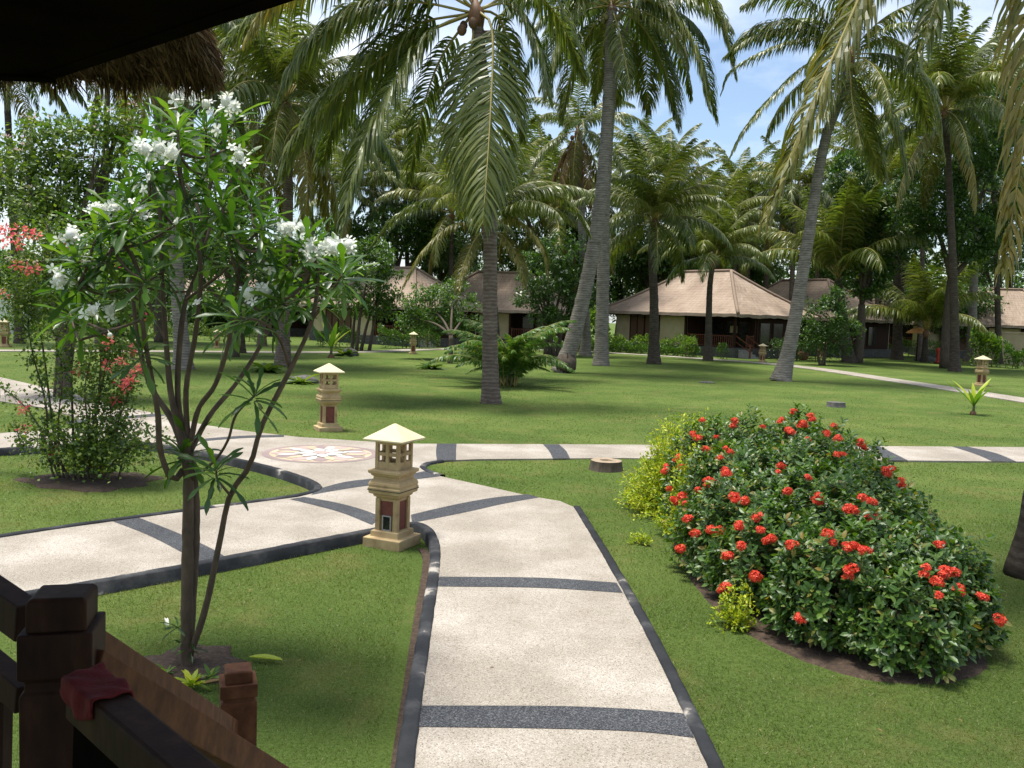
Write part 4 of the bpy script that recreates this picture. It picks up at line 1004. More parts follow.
hedge('round green bush left of the bungalow steps', (684, 697), 65.4, 65.0, 1.5, 1.3, 'bright_leaf', 3)
hedge('small green bush right of the slender dark palm', (719, 727), 63.5, 63.2, 1.3, 1.0, 'tree_leaf', 4)
hedge('hedge beneath the middle frangipani', (534, 600), 66, 66, 1.1, 1.2, 'tree_leaf', 5)
hedge('hedge in front of the left bungalow right of its steps', (378, 440), 63, 64, 1.35, 1.0, 'tree_leaf', 6)
hedge('hedge left of the left bungalow steps', (318, 360), 62, 62, 1.2, 1.0, 'tree_leaf', 7)
hedge('bright leafy plants behind the straight grey palm', (586, 606), 67, 68, 3.0, 1.3, 'bright_leaf', 8, size=.3, n=500)
hedge('yellow green hedge in the shade beyond the right lawn', (880, 945), 84, 82, 1.5, 1.5, 'bright_leaf', 9, n=500)
hedge('feathery green bush at the foot of the cream garden wall', (972, 1002), 68, 67, 2.7, 2.0, 'bright_leaf', 10, size=.26, n=1000)
hedge('leafy bush at the right edge below the garden wall', (1006, 1040), 66, 65, 1.6, 1.6, 'tree_leaf', 11, size=.2, n=800)
hedge('long hedge at the far left behind the far path', (30, 260), 66, 66, 1.1, 1.2, 'mixed_leaf', 12, n=400)
hedge('hedge at the left edge beside the white wall', (-60, 70), 58, 58, 1.3, 1.3, 'bright_leaf', 13, n=500)
hedge('dark bushes under the veranda right of the bungalow steps', (775, 850), 66, 68, 1.4, 1.5, 'dark_leaf', 14, n=600)

# ------------------------------------------------------------------ bungalows
def make_bungalow(loc, rz, label, L=15.2, W=10.2, eave=3.3, ridge=6.8):
    """local x along the long front; origin at the near corner of the eaves; house extends +x, +y"""
    t = thing('thatched_bungalow', label, 'bungalow', loc, rz, 'thatched bungalows round the lawn')
    # roof: four slopes with uv (metres)
    rb = MB(); h = W / 2
    ev = [(0, 0, eave), (L, 0, eave), (L, W, eave), (0, W, eave)]; r1 = (h, h, ridge); r2 = (L - h, h, ridge)
    th = .22; top = []; faces = [((0, 0, eave), (L, 0, eave), r2, r1), ((L, 0, eave), (L, W, eave), r2), ((L, W, eave), (0, W, eave), r1, r2), ((0, W, eave), (0, 0, eave), r1)]
    me_v = []; me_f = []; uvs = []
    for fc in faces:
        a = np.array(fc[0]); b = np.array(fc[1]); u = unit(b - a); rows = 14; cols = 24
        l_top = np.array(fc[3]) if len(fc) == 4 else np.array(fc[2]); r_top = np.array(fc[2])
        base = len(me_v); rng = np.random.default_rng(len(me_v) + 1)
        for i in range(rows + 1):
            s = i / rows; A = a + (l_top - a) * s; B = b + (r_top - b) * s
            for j in range(cols + 1):
                p = A + (B - A) * j / cols; sag = -.18 * math.sin(math.pi * s) * 1.0
                p = p + np.array([0, 0, sag + (0 if i == rows or j in (0, cols) else rng.normal(0, .018))])
                me_v.append(p); uvs.append((np.dot(p - a, u), s * math.hypot(h, ridge - eave)))
        for i in range(rows):
            for j in range(cols):
                q = base + i * (cols + 1) + j; me_f.append((q, q + 1, q + cols + 2, q + cols + 1))
        # eave thickness (ragged)
        e0 = base; base2 = len(me_v)
        for j in range(cols + 1):
            p = np.array(me_v[e0 + j]) + np.array([0, 0, -th + rng.uniform(-.05, .03)]); me_v.append(p); uvs.append((np.dot(p - a, u), -.2))
        for j in range(cols): me_f.append((base2 + j, base2 + j + 1, e0 + j + 1, e0 + j))
    rb.add(me_v, me_f); ro = rb.build('roof', 'thatch', t); me = ro.data
    uvl = me.uv_layers.new(name='UVMap'); li = np.zeros(len(me.loops), np.int32); me.loops.foreach_get('vertex_index', li)
    uvl.data.foreach_set('uv', np.array(uvs, np.float32)[li].ravel())
    rc = MB(); 
    for a, b in ((r1, r2), (r1, ev[0]), (r1, ev[3]), (r2, ev[1]), (r2, ev[2])):
        a = np.array(a, float); b = np.array(b, float); pts = []
        for s in np.linspace(0, 1, 10): pts.append(a + (b - a) * s + [0, 0, .04 - (.16 * math.sin(math.pi * s) if a[2] != b[2] else 0)])
        rc.tube(pts, .13, 6)
    rc.build('ridge_cap', 'thatch', ro)
    MB().box((L / 2, W / 2, eave - .25), (L - .5, W - .5, .12)).build('ceiling', 'wood_shaded', t)
    # floor plinth
    MB().box((L / 2, W / 2, .35), (L - 1.8, W - 1.8, .8)).build('plinth', 'rock', t)
    x0, x1, y0, y1 = 1.2, L - 1.2, 1.2, W - 1.2
    vx = 6.0; X = lambda a: L - a                  # the veranda fills the right front corner, x > L - vx
    wz, wh = (.75 + eave - .3) / 2, eave - 1.05
    wb_ = MB(); wt = .16
    wb_.box(((x0 + X(vx)) / 2, y0, wz), (X(vx) - x0, wt, wh)); wb_.box((x0, (y0 + y1) / 2, wz), (wt, y1 - y0 - wt - .01, wh)); wb_.box(((x0 + x1) / 2, y1, wz), (x1 - x0, wt, wh))
    wb_.build('wall', 'cream_wall', t); wb_ = MB()
    wb_.box((X(vx), y0 + 1.2, wz), (wt, 2.2, wh)); wb_.box(((X(vx) + x1) / 2, y0 + 2.4, wz), (x1 - X(vx), wt, wh)); wb_.box((x1, (y0 + 2.5 + y1 - .1) / 2, wz), (wt, y1 - y0 - 2.62, wh))
    wb_.build('veranda_wall', 'wood_dark', t)  # dark wall colour holds the shade of the veranda
    for k, xc in enumerate((x0 + 2.6, x0 + 4.3)):
        f_ = MB().box((xc, y0 - .10, wz), (1.66, .05, wh - .06)).build('wall_panel', 'woven_panel', t)
        fr = MB()
        for dx in (-.83, 0, .83): fr.box((xc + dx, y0 - .14, wz), (.09, .05, wh - .02))
        fr.build('frame', 'wood_dark', f_)
    for xc in (X(2.2), X(3.5), X(4.8)):
        f_ = MB()
        for dx in (-.55, .55): f_.box((xc + dx, y0 + 2.28, wz - .1), (.08, .08, 2.0))
        f_.box((xc, y0 + 2.28, wz + .92), (1.18, .08, .08)); f_ = f_.build('window', 'wood_dark', t)
        MB().box((xc, y0 + 2.30, wz - .1), (1.02, .03, 1.95)).build('pane', 'dark_glass', f_)
    for yc in (y0 + 3.4, y0 + 5.0):
        f_ = MB().box((x1 + .1, yc, wz), (.06, 1.3, 1.8)).build('window', 'wood_dark', t)
        MB().box((x1 + .14, yc, wz), (.03, 1.1, 1.6)).build('pane', 'dark_glass', f_)
    MB().box((X(vx) + 2.8, y0 + 2.29, wz + .25), (.0 + .7, .04, .55)).build('wall_picture', 'cream_wall', t)
    for (px_, py_) in ((x1, y0), (X(vx) + .02, y0 - .14), (x1, y0 + 2.3), (X(3.6), y0)):
        MB().box((px_, py_, (.75 + eave - .3) / 2 + .03), (.17, .17, eave - 1.1)).build('column', 'wood_dark', t)
    def rail(a, b):
        a = np.array(a, float); b = np.array(b, float); rl = MB(); n = int(np.linalg.norm(b - a) / .2)
        rl.bar(a + [0, 0, .9], b + [0, 0, .9], .08, .06); rl.bar(a + [0, 0, .12], b + [0, 0, .12], .06, .05)
        for q in range(1, n): p = a + (b - a) * q / n; rl.bar(p + [0, 0, .14], p + [0, 0, .87], .04, .04, up=(0, 1, 0))
        for p in (a, b): rl.bar(p + [0, 0, 0], p + [0, 0, 1.0], .09, .09, up=(0, 1, 0))
        rl.build('railing', 'wood_red', t)
    z = .75; rail((X(vx) + .2, y0 - .02, z), (X(3.6) - .1, y0 - .02, z)); rail((X(3.6) + .1, y0 - .02, z), (x1 - .1, y0 - .02, z)); rail((x1 + .02, y0 + 1.4, z), (x1 + .02, y0 + 2.2, z))
    for q in range(4): MB().box((x1 + .25 + q * .3, y0 + .75, (.65 - q * .17) / 2), (.3, 1.15, .65 - q * .17)).build('step', 'concrete', t)
    for sy in (y0 + .14, y0 + 1.36):
        rl = MB(); a = np.array([x1 + .05, sy, .75]); b = np.array([x1 + 1.4, sy, .05])
        rl.bar(a + [0, 0, .9], b + [0, 0, .9], .08, .06); rl.bar(a + [0, 0, .45], b + [0, 0, .45], .05, .05); rl.bar(b, b + [0, 0, 1.0], .1, .1, up=(0, 1, 0)); rl.build('stair_railing', 'wood_red', t)
    return t
RZ = math.atan2(-.8, .6)
def corner_origin(px, Y, rz, L=15.2):
    c = P(px, 315, Y); return (c[0] - L * math.cos(rz), c[1] - L * math.sin(rz), -.05)
HOUSE = make_bungalow(corner_origin(738, 66, RZ), RZ, 'wide thatched bungalow with cream wall and dark corner veranda right of centre')
def house(px, Y, rz, label, scale=1.0):
    c = P(px, 315, Y); r = math.radians(rz)
    return dup(HOUSE, (c[0] - 15.2 * scale * math.cos(r), c[1] - 15.2 * scale * math.sin(r), -.05), r, label, scale=scale)
house(842, 75, -54, 'thatched bungalow whose roof peeps out behind the wide bungalow right slope')
house(415, 66, -38, 'thatched bungalow with red railed veranda behind the frangipani on the left', .9)
house(575, 72, -12, 'thatched bungalow behind the middle palm with roof seen either side of its trunk', .92)
house(232, 76, -40, 'thatched bungalow glimpsed behind the white flowering tree')
house(925, 98, -30, 'far thatched bungalow in the shaded gap between the dark trunks')
house(1100, 82, -14, 'thatched bungalow behind the cream garden wall at the right edge')
house(20, 78, -25, 'thatched bungalow at the far left behind the white wall')

def wall(name, label, a, b, h, th, m, capm):
    a = np.array(a); b = np.array(b); c = (a + b) / 2; c[2] = 0; t = thing(name, label, 'garden wall', tuple(c))
    A = a - c; B = b - c; A[2] = B[2] = h / 2 - .1
    MB().bar(A, B, th, h + .1).build('wall_body', m, t); A[2] = B[2] = h + .0
    MB().bar(A + [0, 0, .03], B + [0, 0, .03], th + .14, .12).build('coping', capm, t)
wall('garden_wall', 'cream garden wall in front of the right edge bungalow', P(976, 330, 76), P(1120, 330, 70), 2.55, .25, 'cream_wall', 'cream_wall')
wall('garden_wall', 'white painted wall at the far left behind the bougainvillea', P(-40, 330, 64), P(31, 330, 66), 3.0, .25, 'white_wall', 'white_wall')

# ------------------------------------------------------------------ near shrubs
def rosette_dirs(rng, n, lo, hi):
    az = np.arange(n) * 2.39996 + rng.uniform(0, 6); el = np.radians(np.linspace(hi, lo, n) + rng.normal(0, 7, n)); return np.stack([np.cos(az) * np.cos(el), np.sin(az) * np.cos(el), np.sin(el)], 1)
def floret_heads(mb, O, N, r, rng, per=46, size=.019):
    """domes of small four-petalled florets"""
    for o, n_, rr in zip(O, N, r):
        n_ = unit(n_); d = unit(rng.normal(0, 1, (per * 2, 3))); d = d[(d @ n_) > -.15][:per]
        c = o + d * rr * np.array([rng.uniform(.8, 1.2), rng.uniform(.8, 1.2), .8]) * rng.uniform(.62, 1.22, (len(d), 1))
        X, Y, Z = frames(d + rng.normal(0, .25, d.shape), rng, unit(rng.normal(0, 1, d.shape)), 0)
        mb.inst(FLORET, c, Y, Z, X, size * rng.uniform(.8, 1.25, len(d)))
_fv = []; _ff = []
for q in range(4):
    a = q * math.pi / 2; c, s = math.cos(a), math.sin(a); b = len(_fv)
    for (x, y, z) in ((.05, 0, 0), (.5, .32, .12), (1, 0, .02), (.5, -.32, .12)): _fv.append((x * c - y * s, x * s + y * c, z))
    _ff.append((b, b + 1, b + 2, b + 3))
FLORET = (_fv, _ff)

def ixora():
    rng = np.random.default_rng(21)
    t = thing('ixora_bush', 'big dark green bush covered in red flower heads right of the path', 'flowering bush', (3.0, 9.0, -.03))
    B = np.array([(2.85, 11.4, .92, 1.38), (3.7, 11.5, .95, 1.38), (4.1, 10.7, .72, 1.2), (2.72, 10.3, .80, 1.22), (3.45, 10.2, .95, 1.30), (2.55, 9.2, .80, 1.05), (3.4, 9.1, .95, 1.20), (4.0, 9.5, .6, 1.0),
                  (2.65, 8.3, .72, .95), (3.4, 8.2, .82, 1.05), (2.85, 7.45, .66, .92), (3.5, 7.45, .66, .90), (3.9, 8.1, .46, .80), (3.15, 6.95, .50, .72), (3.75, 7.3, .34, .60)])
    O = []; N = []
    for k, (x, y, r, h) in enumerate(B):
        n = int(1150 * r * r * 2.1); d = unit(rng.normal(0, 1, (n, 3))); d[:, 2] = np.abs(d[:, 2]) ** .9; f = rng.uniform(.66, 1.04, n)[:, None] ** .6
        lump = 1 + .13 * np.sin(d[:, 0:1] * 7 + k) * np.cos(d[:, 1:2] * 6 - k) + (rng.random((n, 1)) < .05) * rng.uniform(.03, .14, (n, 1))
        p = np.array([x, y, .06]) + d * f * lump * np.array([r, r, h - .04]); ok = np.ones(n, bool)
        for j, (X2, Y2, r2, h2) in enumerate(B):
            if j != k: ok &= (((p[:, 0] - X2) / r2) ** 2 + ((p[:, 1] - Y2) / r2) ** 2 + (p[:, 2] / h2) ** 2) > .62
        O.append(p[ok]); N.append(d[ok])
    O = np.vstack(O); N = np.vstack(N); N = unit(N + [0, 0, .35]); n = len(O)
    # each shoot: a rosette of leaves
    per = 8; idx = np.repeat(np.arange(n), per); m = len(idx); az = np.tile(np.arange(per) * 2.39996, n) + np.repeat(rng.uniform(0, 6.28, n), per)
    a = unit(np.cross(N, rng.normal(0, 1, (n, 3)))); b = np.cross(N, a); lev = np.tile(np.linspace(.15, 1, per), n)
    D = N[idx] * (1.05 - 1.0 * lev)[:, None] + a[idx] * np.cos(az)[:, None] + b[idx] * np.sin(az)[:, None]
    org = O[idx] - N[idx] * (lev * .10)[:, None]; X, Y, Z = frames(D, rng, N[idx], .25)
    sc = .070 * rng.uniform(.55, 1.3, m); mb = MB(); mb.inst(LEAF6, org, X, Y, Z, np.stack([sc, sc * 1.15, sc], 1))
    o_ = np.array([3.0, 9.0, -.03]); mb.v = [v - o_ for v in mb.v]; print('ixora leaves', m)
    mb.build('foliage', 'ixora_leaf', t)
    st = MB()
    for k in range(130):
        bx = B[rng.integers(len(B))]; g = np.array([bx[0] + rng.normal(0, .18), bx[1] + rng.normal(0, .18), -.05]); tp = O[rng.integers(n)]
        if np.hypot(*(tp - g)[:2]) > 1.0: continue
        st.tube(spline([g, (g * .4 + tp * .6) * [1, 1, 0] + [0, 0, tp[2] * .45], tp * .96], 8), np.linspace(.014, .004, 8), 5)
    st.v = [v - o_ for v in st.v]; st.build('stems', 'bark', t)
    # flower heads where the photograph shows them: sent along the sight line to the bush's skin
    heads = [(691, 415), (697, 417), (665, 428), (683, 427), (699, 439), (694, 435), (757, 417), (782, 421), (762, 428), (717, 438), (707, 452), (720, 459), (729, 452), (660, 465), (667, 472), (682, 468), (680, 459), (703, 422),
             (735, 424), (790, 433), (803, 427), (812, 420), (826, 435), (833, 428), (845, 426), (837, 441), (808, 441), (862, 447), (837, 457), (784, 468), (777, 474), (709, 487), (709, 480), (699, 490), (677, 501), (684, 497),
             (687, 504), (727, 476), (726, 471), (672, 490), (736, 500), (745, 504), (787, 495), (808, 478), (816, 503), (890, 470), (901, 487), (885, 475), (853, 513), (849, 511), (871, 503), (868, 503), (876, 519), (683, 549), (697, 534),
             (712, 530), (720, 530), (741, 527), (757, 521), (761, 531), (767, 542), (743, 547), (794, 547), (732, 556), (755, 575), (757, 577), (847, 550), (866, 552), (853, 547), (801, 618), (766, 645), (937, 546), (925, 570), (944, 572),
             (952, 572), (955, 592), (937, 596), (935, 583), (996, 620), (978, 597), (937, 510), (828, 536), (689, 520), (662, 455), (741, 410), (809, 410), (855, 430), (792, 415), (728, 588), (848, 573)]
    hb = []; cnt = 0
    for (px, py) in heads:
        if cnt >= 98: break
        d = ray(px, py); best = None
        for (x, y, r, h) in B:
            s = np.array([1 / r, 1 / r, 1 / h]); oo = (CAMP - [x, y, .06]) * s; dd = d * s; A = dd @ dd; Bq = oo @ dd; Cq = oo @ oo - 1.03
            q = Bq * Bq - A * Cq
            if q > 0:
                tt = (-Bq - math.sqrt(q)) / A; p = CAMP + d * tt
                if p[2] > .05 and (best is None or tt < best[0]): best = (tt, p, (p - [x, y, .06]) / [r * r, r * r, h * h])
        if best is None: continue
        f = MB(); rr = rng.uniform(.026, .054); nh = rng.choice([1, 2, 2, 3, 4]); cc = [best[1] - o_ + unit(best[2]) * .02 + (rng.normal(0, .024, 3) if k_ else 0) for k_ in range(nh)]; floret_heads(f, cc, [best[2] + [0, 0, .6]] * nh, [rr] + list(rng.uniform(.02, .045, nh - 1)), rng, per=int(44 * (rr / .05) ** 2) + 10, size=.020)
        f.build('flower_head', 'red_petal', t); cnt += 1
ixora()

def golden(label, c, r, h, n, seed, size=.042):
    rng = np.random.default_rng(seed); t = thing('golden_shrub', label, 'shrub', (c[0], c[1], -.03), 0, 'golden leaved shrubs by the ixora bush')
    k = int(n / 14); d = unit(rng.normal(0, 1, (k, 3))); d[:, 2] = abs(d[:, 2]); tips = d * rng.uniform(.35, 1.18, (k, 1)) ** .6 * [r, r, h] * (1 + .16 * np.sin(d[:, 0:1] * 6 + seed) * np.cos(d[:, 2:3] * 5))
    st = MB(); O = []; D = []
    for q in range(k):
        b = tips[q] * [.25, .25, .0] ; C = spline([b, tips[q] * [.75, .75, .6], tips[q]], 8)
        if q % 3 == 0: st.tube(C, np.linspace(.007, .002, 8), 4)
        for j in range(14):
            s = rng.uniform(.55, 1.0); i = min(6, int(s * 7)); O.append(C[i] + (C[i + 1] - C[i]) * (s * 7 - i)); v = rng.normal(0, 1, 3); D.append(unit(v) + unit(C[7] - C[5]) * .8)
    O = np.array(O) + rng.normal(0, .02, (len(O), 3)); D = np.array(D); X, Y, Z = frames(D, rng, None, .5); mb = MB(); mb.inst(LEAF4, O, X, Y, Z, size * rng.uniform(.6, 1.3, len(O)))
    mb.build('foliage', 'golden_leaf', t); st.build('stems', 'stem', t)
golden('spreading golden leaved shrub at the far end of the red flowered bush', G(688, 508), .92, 1.32, 30000, 31, .05)
golden('golden shrub among the far left blooms of the red flowered bush', G(697, 534), .46, 1.14, 7000, 32, .05)
golden('small golden shoots beside the bush edge near the path', G(735, 624), .17, .42, 900, 33)
golden('tiny yellow green sprig on the lawn left of the red flowered bush', G(641, 541), .14, .14, 260, 34)

# bougainvillea on the left
def bougainvillea():
    rng = np.random.default_rng(41); g = BG.copy(); g[2] = -.1
    t = thing('bougainvillea_shrub', 'open rambling bougainvillea with coral blooms on the left lawn', 'flowering shrub', tuple(g))
    K = mpp(g[1]); Y = g[1]; st = MB(); O = []; D = []; F = []
    stems = [[(60, 485), (52, 420), (40, 330), (20, 240), (5, 180)], [(75, 480), (72, 400), (70, 320), (60, 250), (40, 215)], [(85, 482), (95, 420), (110, 350), (125, 300), (118, 250)], [(95, 478), (115, 430), (130, 390), (138, 372)],
             [(60, 480), (35, 420), (5, 390), (-30, 375)], [(55, 485), (40, 440), (22, 445), (15, 420)], [(100, 478), (120, 455), (140, 445), (155, 455)], [(88, 478), (88, 430), (85, 390), (92, 350)], [(70, 480), (50, 440), (45, 400), (30, 340), (28, 280)],
             [(80, 480), (98, 400), (100, 330), (90, 280), (75, 240)], [(118, 470), (125, 440), (110, 410), (128, 385)], [(64, 480), (58, 430), (62, 370), (50, 320)], [(95, 480), (80, 450), (60, 440), (40, 450)], [(90, 480), (105, 440), (125, 425), (145, 430)]]
    ends = []
    for q, s in enumerate(stems):
        dy = rng.uniform(-.7, .7); pts = [P(a, b, Y + dy * i / (len(s) - 1)) - g for i, (a, b) in enumerate(s)]; pts[0][2] = 0; C = spline(pts, 26)
        st.tube(C, np.linspace(.020 if q < 10 else .014, .005, 26), 6)
        for j in range(5, 26):
            dens = 5 if C[j][2] < 1.4 else 11
            for _ in range(rng.integers(1, dens)):
                L = rng.uniform(.06, .36); v = unit(rng.normal(0, 1, 3) + [0, 0, .1]); e = C[j] + v * L
                if rng.random() < .4: st.tube([C[j], (C[j] + e) / 2 + [0, 0, .01], e], [.004, .003, .002], 4)
                for _ in range(6): O.append(e - v * rng.uniform(0, L) + rng.normal(0, .035, 3)); D.append(rng.normal(0, 1, 3) + v * .5)
    low = rng.normal(0, 1, (3600, 3)) * [.46, .40, .22] + [.12, 0, .55]; low = low[low[:, 2] > .12]; O = np.vstack([np.array(O), low]); D = np.vstack([np.array(D), rng.normal(0, 1, low.shape)])
    for (px, py, rw, rh, nn) in ((95, 290, 34, 40, 3800), (60, 262, 36, 42, 3400), (20, 300, 26, 40, 1400), (120, 355, 22, 35, 900), (105, 395, 36, 30, 900), (130, 270, 26, 30, 1200)):
        c = P(px, py, Y) - g; pts = rng.normal(0, .5, (nn, 3)) * [rw * K, .4, rh * K] + c; O = np.vstack([O, pts]); D = np.vstack([D, rng.normal(0, 1, pts.shape)])
    X, Yv, Z = frames(D, rng, None, .6); mb = MB(); mb.inst(([(0, 0, 0), (.4, .36, .08), (1, 0, 0), (.4, -.36, .08)], [(0, 2, 1), (0, 3, 2)]), O, X, Yv, Z, .062 * rng.uniform(.5, 1.3, len(O)))
    mb.build('foliage', 'mixed_leaf', t); st.build('stems', 'bark', t)
    FB = .048
    fl = [(5, 228), (14, 240), (8, 232), (20, 228), (28, 232), (36, 235), (5, 243), (18, 245), (17, 265), (25, 268), (34, 270), (70, 248), (112, 268), (2, 295), (77, 371), (86, 374), (80, 368), (107, 342), (133, 349), (122, 361), (135, 369), (127, 377), (120, 383), (130, 381), (138, 372), (107, 366), (115, 400), (23, 428), (22, 408), (53, 452), (126, 388), (150, 320)]
    for q, (px, py) in enumerate(fl):
        c = P(px, py, Y - rng.uniform(.1, .7)) - g; n = rng.integers(14, 26); d = unit(rng.normal(0, 1, (n, 3))); f = MB(); X, Yv, Z = frames(d, rng, unit(rng.normal(0, 1, (n, 3))), 0)
        f.inst(LEAF4, c + d * rng.uniform(.01, .075, (n, 1)), X, Yv, Z, np.full(n, .064)); f.build('blossom', 'pink_petal', t)
bougainvillea()
golden('yellow green shrub at the foot of the bougainvillea', G(90, 474, -.1), .36, .62, 1600, 35, .06)

# the white flowering tree near the veranda
def plumeria():
    rng = np.random.default_rng(51); g = PL.copy(); g[2] = -.12; Y0 = g[1]
    t = thing('plumeria_tree', 'slender many stemmed tree with white flower clusters beside the veranda', 'flowering tree', tuple(g)); st = MB()
    def pp(s, d0, d1): return [P(a, b, Y0 + d0 + (d1 - d0) * i / max(1, len(s) - 1)) - g for i, (a, b) in enumerate(s)]
    S = [ # (picture points, depth start, depth end, radius start, radius end)
        ([(187, 672), (187, 600), (188, 530), (188, 470), (182, 455)], 0, 0, .048, .038), ([(188, 668), (192, 600), (196, 520), (193, 470), (189, 450)], .05, .05, .036, .028),
        ([(188, 660), (205, 610), (220, 540), (230, 495), (250, 465), (262, 425), (290, 370), (312, 320), (318, 270), (310, 250)], .0, -.5, .026, .013),
        ([(183, 470), (172, 480), (160, 450), (158, 415), (150, 370), (142, 320), (138, 270), (112, 225)], 0, -.6, .024, .011),
        ([(186, 458), (172, 420), (150, 385), (138, 340), (132, 290), (126, 262)], 0, .3, .026, .011), ([(187, 455), (172, 400), (166, 340), (162, 280), (160, 215), (150, 175)], 0, .1, .026, .011),
        ([(188, 452), (178, 400), (180, 340), (186, 300), (198, 270), (205, 230), (212, 160), (206, 135)], 0, .4, .024, .011), ([(189, 450), (186, 390), (196, 330), (200, 260), (180, 180), (178, 130)], .05, -.4, .022, .010),
        ([(189, 452), (198, 410), (215, 385), (228, 345), (235, 300), (240, 262)], .05, -.3, .022, .010), ([(190, 452), (210, 415), (235, 385), (258, 350), (272, 320), (278, 285)], .05, .5, .022, .010),
        ([(192, 480), (215, 460), (228, 440), (236, 415), (255, 395)], 0, -.5, .012, .008), ([(230, 495), (218, 480), (216, 470)], -.2, -.3, .010, .007),
        ([(198, 270), (214, 215), (226, 190), (240, 165)], .2, .5, .014, .009), ([(138, 300), (112, 275), (100, 262), (78, 262)], -.2, -.5, .012, .008), ([(166, 340), (148, 300), (128, 240), (118, 215)], 0, .6, .013, .008),
        ([(312, 320), (330, 295), (342, 275)], -.4, -.7, .011, .008), ([(290, 370), (280, 340), (262, 322), (240, 318)], -.3, -.8, .011, .008), ([(205, 230), (190, 190), (165, 165), (145, 150)], .3, .7, .012, .008),
        ([(142, 320), (110, 330), (92, 325), (80, 320)], -.3, .3, .011, .008), ([(150, 385), (145, 368), (142, 352)], 0, -.4, .010, .007), ([(186, 300), (225, 270), (250, 240), (262, 228)], 0, -.6, .012, .008)]
    tips = []
    for s, d0, d1, ra, rb in S:
        C = spline(pp(s, d0, d1), 26); r = np.linspace(ra, rb, 26) * (1 + rng.normal(0, .04, 26)); st.tube(C, r, 9); tips.append((C[-1], unit(C[-1] - C[-4])))
    st.build('trunk', 'plumeria_bark', t)
    extra = [(178, 118), (206, 128), (150, 165), (160, 130), (225, 150), (240, 178), (222, 205), (130, 190), (112, 212), (150, 205), (175, 165), (95, 240), (118, 240), (76, 262), (104, 262), (84, 285), (135, 240), (160, 240), (188, 200), (205, 175),
             (250, 205), (262, 222), (190, 235), (232, 235), (145, 280), (120, 290), (92, 300), (70, 312), (165, 270), (298, 250), (318, 262), (336, 262), (345, 280), (306, 280), (285, 265), (268, 288), (242, 300), (262, 312), (322, 300), (230, 322),
             (205, 255), (175, 225), (205, 290), (132, 215), (165, 190), (140, 310), (218, 240), (180, 145), (195, 160), (235, 120), (145, 225), (300, 300), (282, 300), (110, 250)]
    allt = [(a, b, 1) for a, b in tips]
    for (px, py) in extra:
        p = P(px, py, Y0 + rng.uniform(-.75, .75)) - g; near = min(tips, key=lambda q: np.linalg.norm(q[0] - p)); allt.append((p, unit(unit(p - near[0]) + [0, 0, .9]), 0))
    # stalks that tie the extra rosettes to the nearest branch
    for (p, d, isb) in allt:
        if not isb:
            near = min(tips, key=lambda q: np.linalg.norm(q[0] - p))[0]; mid = (near + p) / 2 - [0, 0, .12]; MB().tube(spline([near - [0, 0, .15], mid, p], 8), np.linspace(.011, .008, 8), 6).build('branch', 'plumeria_bark', t)
    # fiddle-shaped leaves, curved
    xs = [0, .12, .35, .58, .74, .88, 1.0]; wd = [.016, .024, .062, .046, .092, .066, .01]; Tv = []; Tf = []
    for x, w in zip(xs, wd): Tv += [(x, -w, -.34 * x * x + .035), (x, 0, -.34 * x * x), (x, w, -.34 * x * x + .035)]
    for k in range(6):
        b = k * 3; Tf += [(b, b + 1, b + 4, b + 3), (b + 1, b + 2, b + 5, b + 4)]
    mb = MB()
    for (p, d, isb) in allt:
        n = rng.integers(13, 21); R = rosette_dirs(rng, n, -32, 66); z = unit(d * .5 + [0, 0, .8]); x = unit(np.cross(z, rng.normal(0, 1, 3))); y = np.cross(z, x)
        D = R[:, 0:1] * x + R[:, 1:2] * y + R[:, 2:3] * z; X, Y, Z = frames(D, rng, np.tile(z, (n, 1)), .12); sc = rng.uniform(.17, .29, n)
        mb.inst((Tv, Tf), p + D * .015 - z * np.linspace(0, .07, n)[:, None], X, Y, Z, np.stack([sc, sc * 1.12, sc * rng.uniform(.5, 1.4, n)], 1), 0, True)
    for (px, py) in ((186, 640), (178, 628), (190, 650)):
        p = P(px, py, Y0) - g; R = rosette_dirs(rng, 9, -20, 60); X, Y, Z = frames(R, rng, None, .2); mb.inst((Tv, Tf), np.tile(p, (9, 1)), X, Y, Z, np.full(9, .13), 0, True)
    mb.build('foliage', 'plumeria_leaf', t)
    fl = [(178, 96), (190, 99), (205, 104), (226, 101), (232, 107), (160, 148), (148, 152), (171, 153), (146, 150), (104, 211), (96, 212), (114, 209), (141, 213), (74, 236), (72, 242), (292, 226), (302, 229), (286, 229), (311, 252), (306, 248), (316, 253), (342, 246), (350, 244), (334, 250), (330, 246), (61, 280), (68, 281), (97, 310), (113, 310), (250, 295), (264, 292), (240, 154), (232, 147), (149, 176), (217, 130), (85, 262), (110, 335), (198, 302), (270, 268), (143, 190), (176, 222)]
    # five-petalled white flowers
    pv = []; pf = []
    for q in range(5):
        a = q * 2 * math.pi / 5; c, s = math.cos(a), math.sin(a); b = len(pv)
        for (x, y, z) in ((.04, 0, 0), (.4, .24, .16), (.85, .30, .20), (1.05, .04, .12), (.75, -.22, .10), (.4, -.14, .08)): pv.append((x * c - y * s, x * s + y * c, z))
        pf.append(tuple(range(b, b + 6)))
    for q, (px, py) in enumerate(fl):
        small = q > 31; c = P(px, py, Y0 - rng.uniform(.4, .9)) - g; f = MB(); n = 1 if small else rng.integers(5, 9); d = unit(rng.normal(0, 1, (n, 3)) * [1, .7, .5] + [0, -.7, .7])
        O = c + rng.normal(0, .0 if small else .028, (n, 3)); X, Y, Z = frames(d, rng, None, 1.0); f.inst((pv, pf), O, Z, Y, X, rng.uniform(.034, .048, n)); sphere_mb(f, O.mean(0), .012 + .004 * n, 1, 6); f.build('flower_cluster', 'white_petal', t)
plumeria()

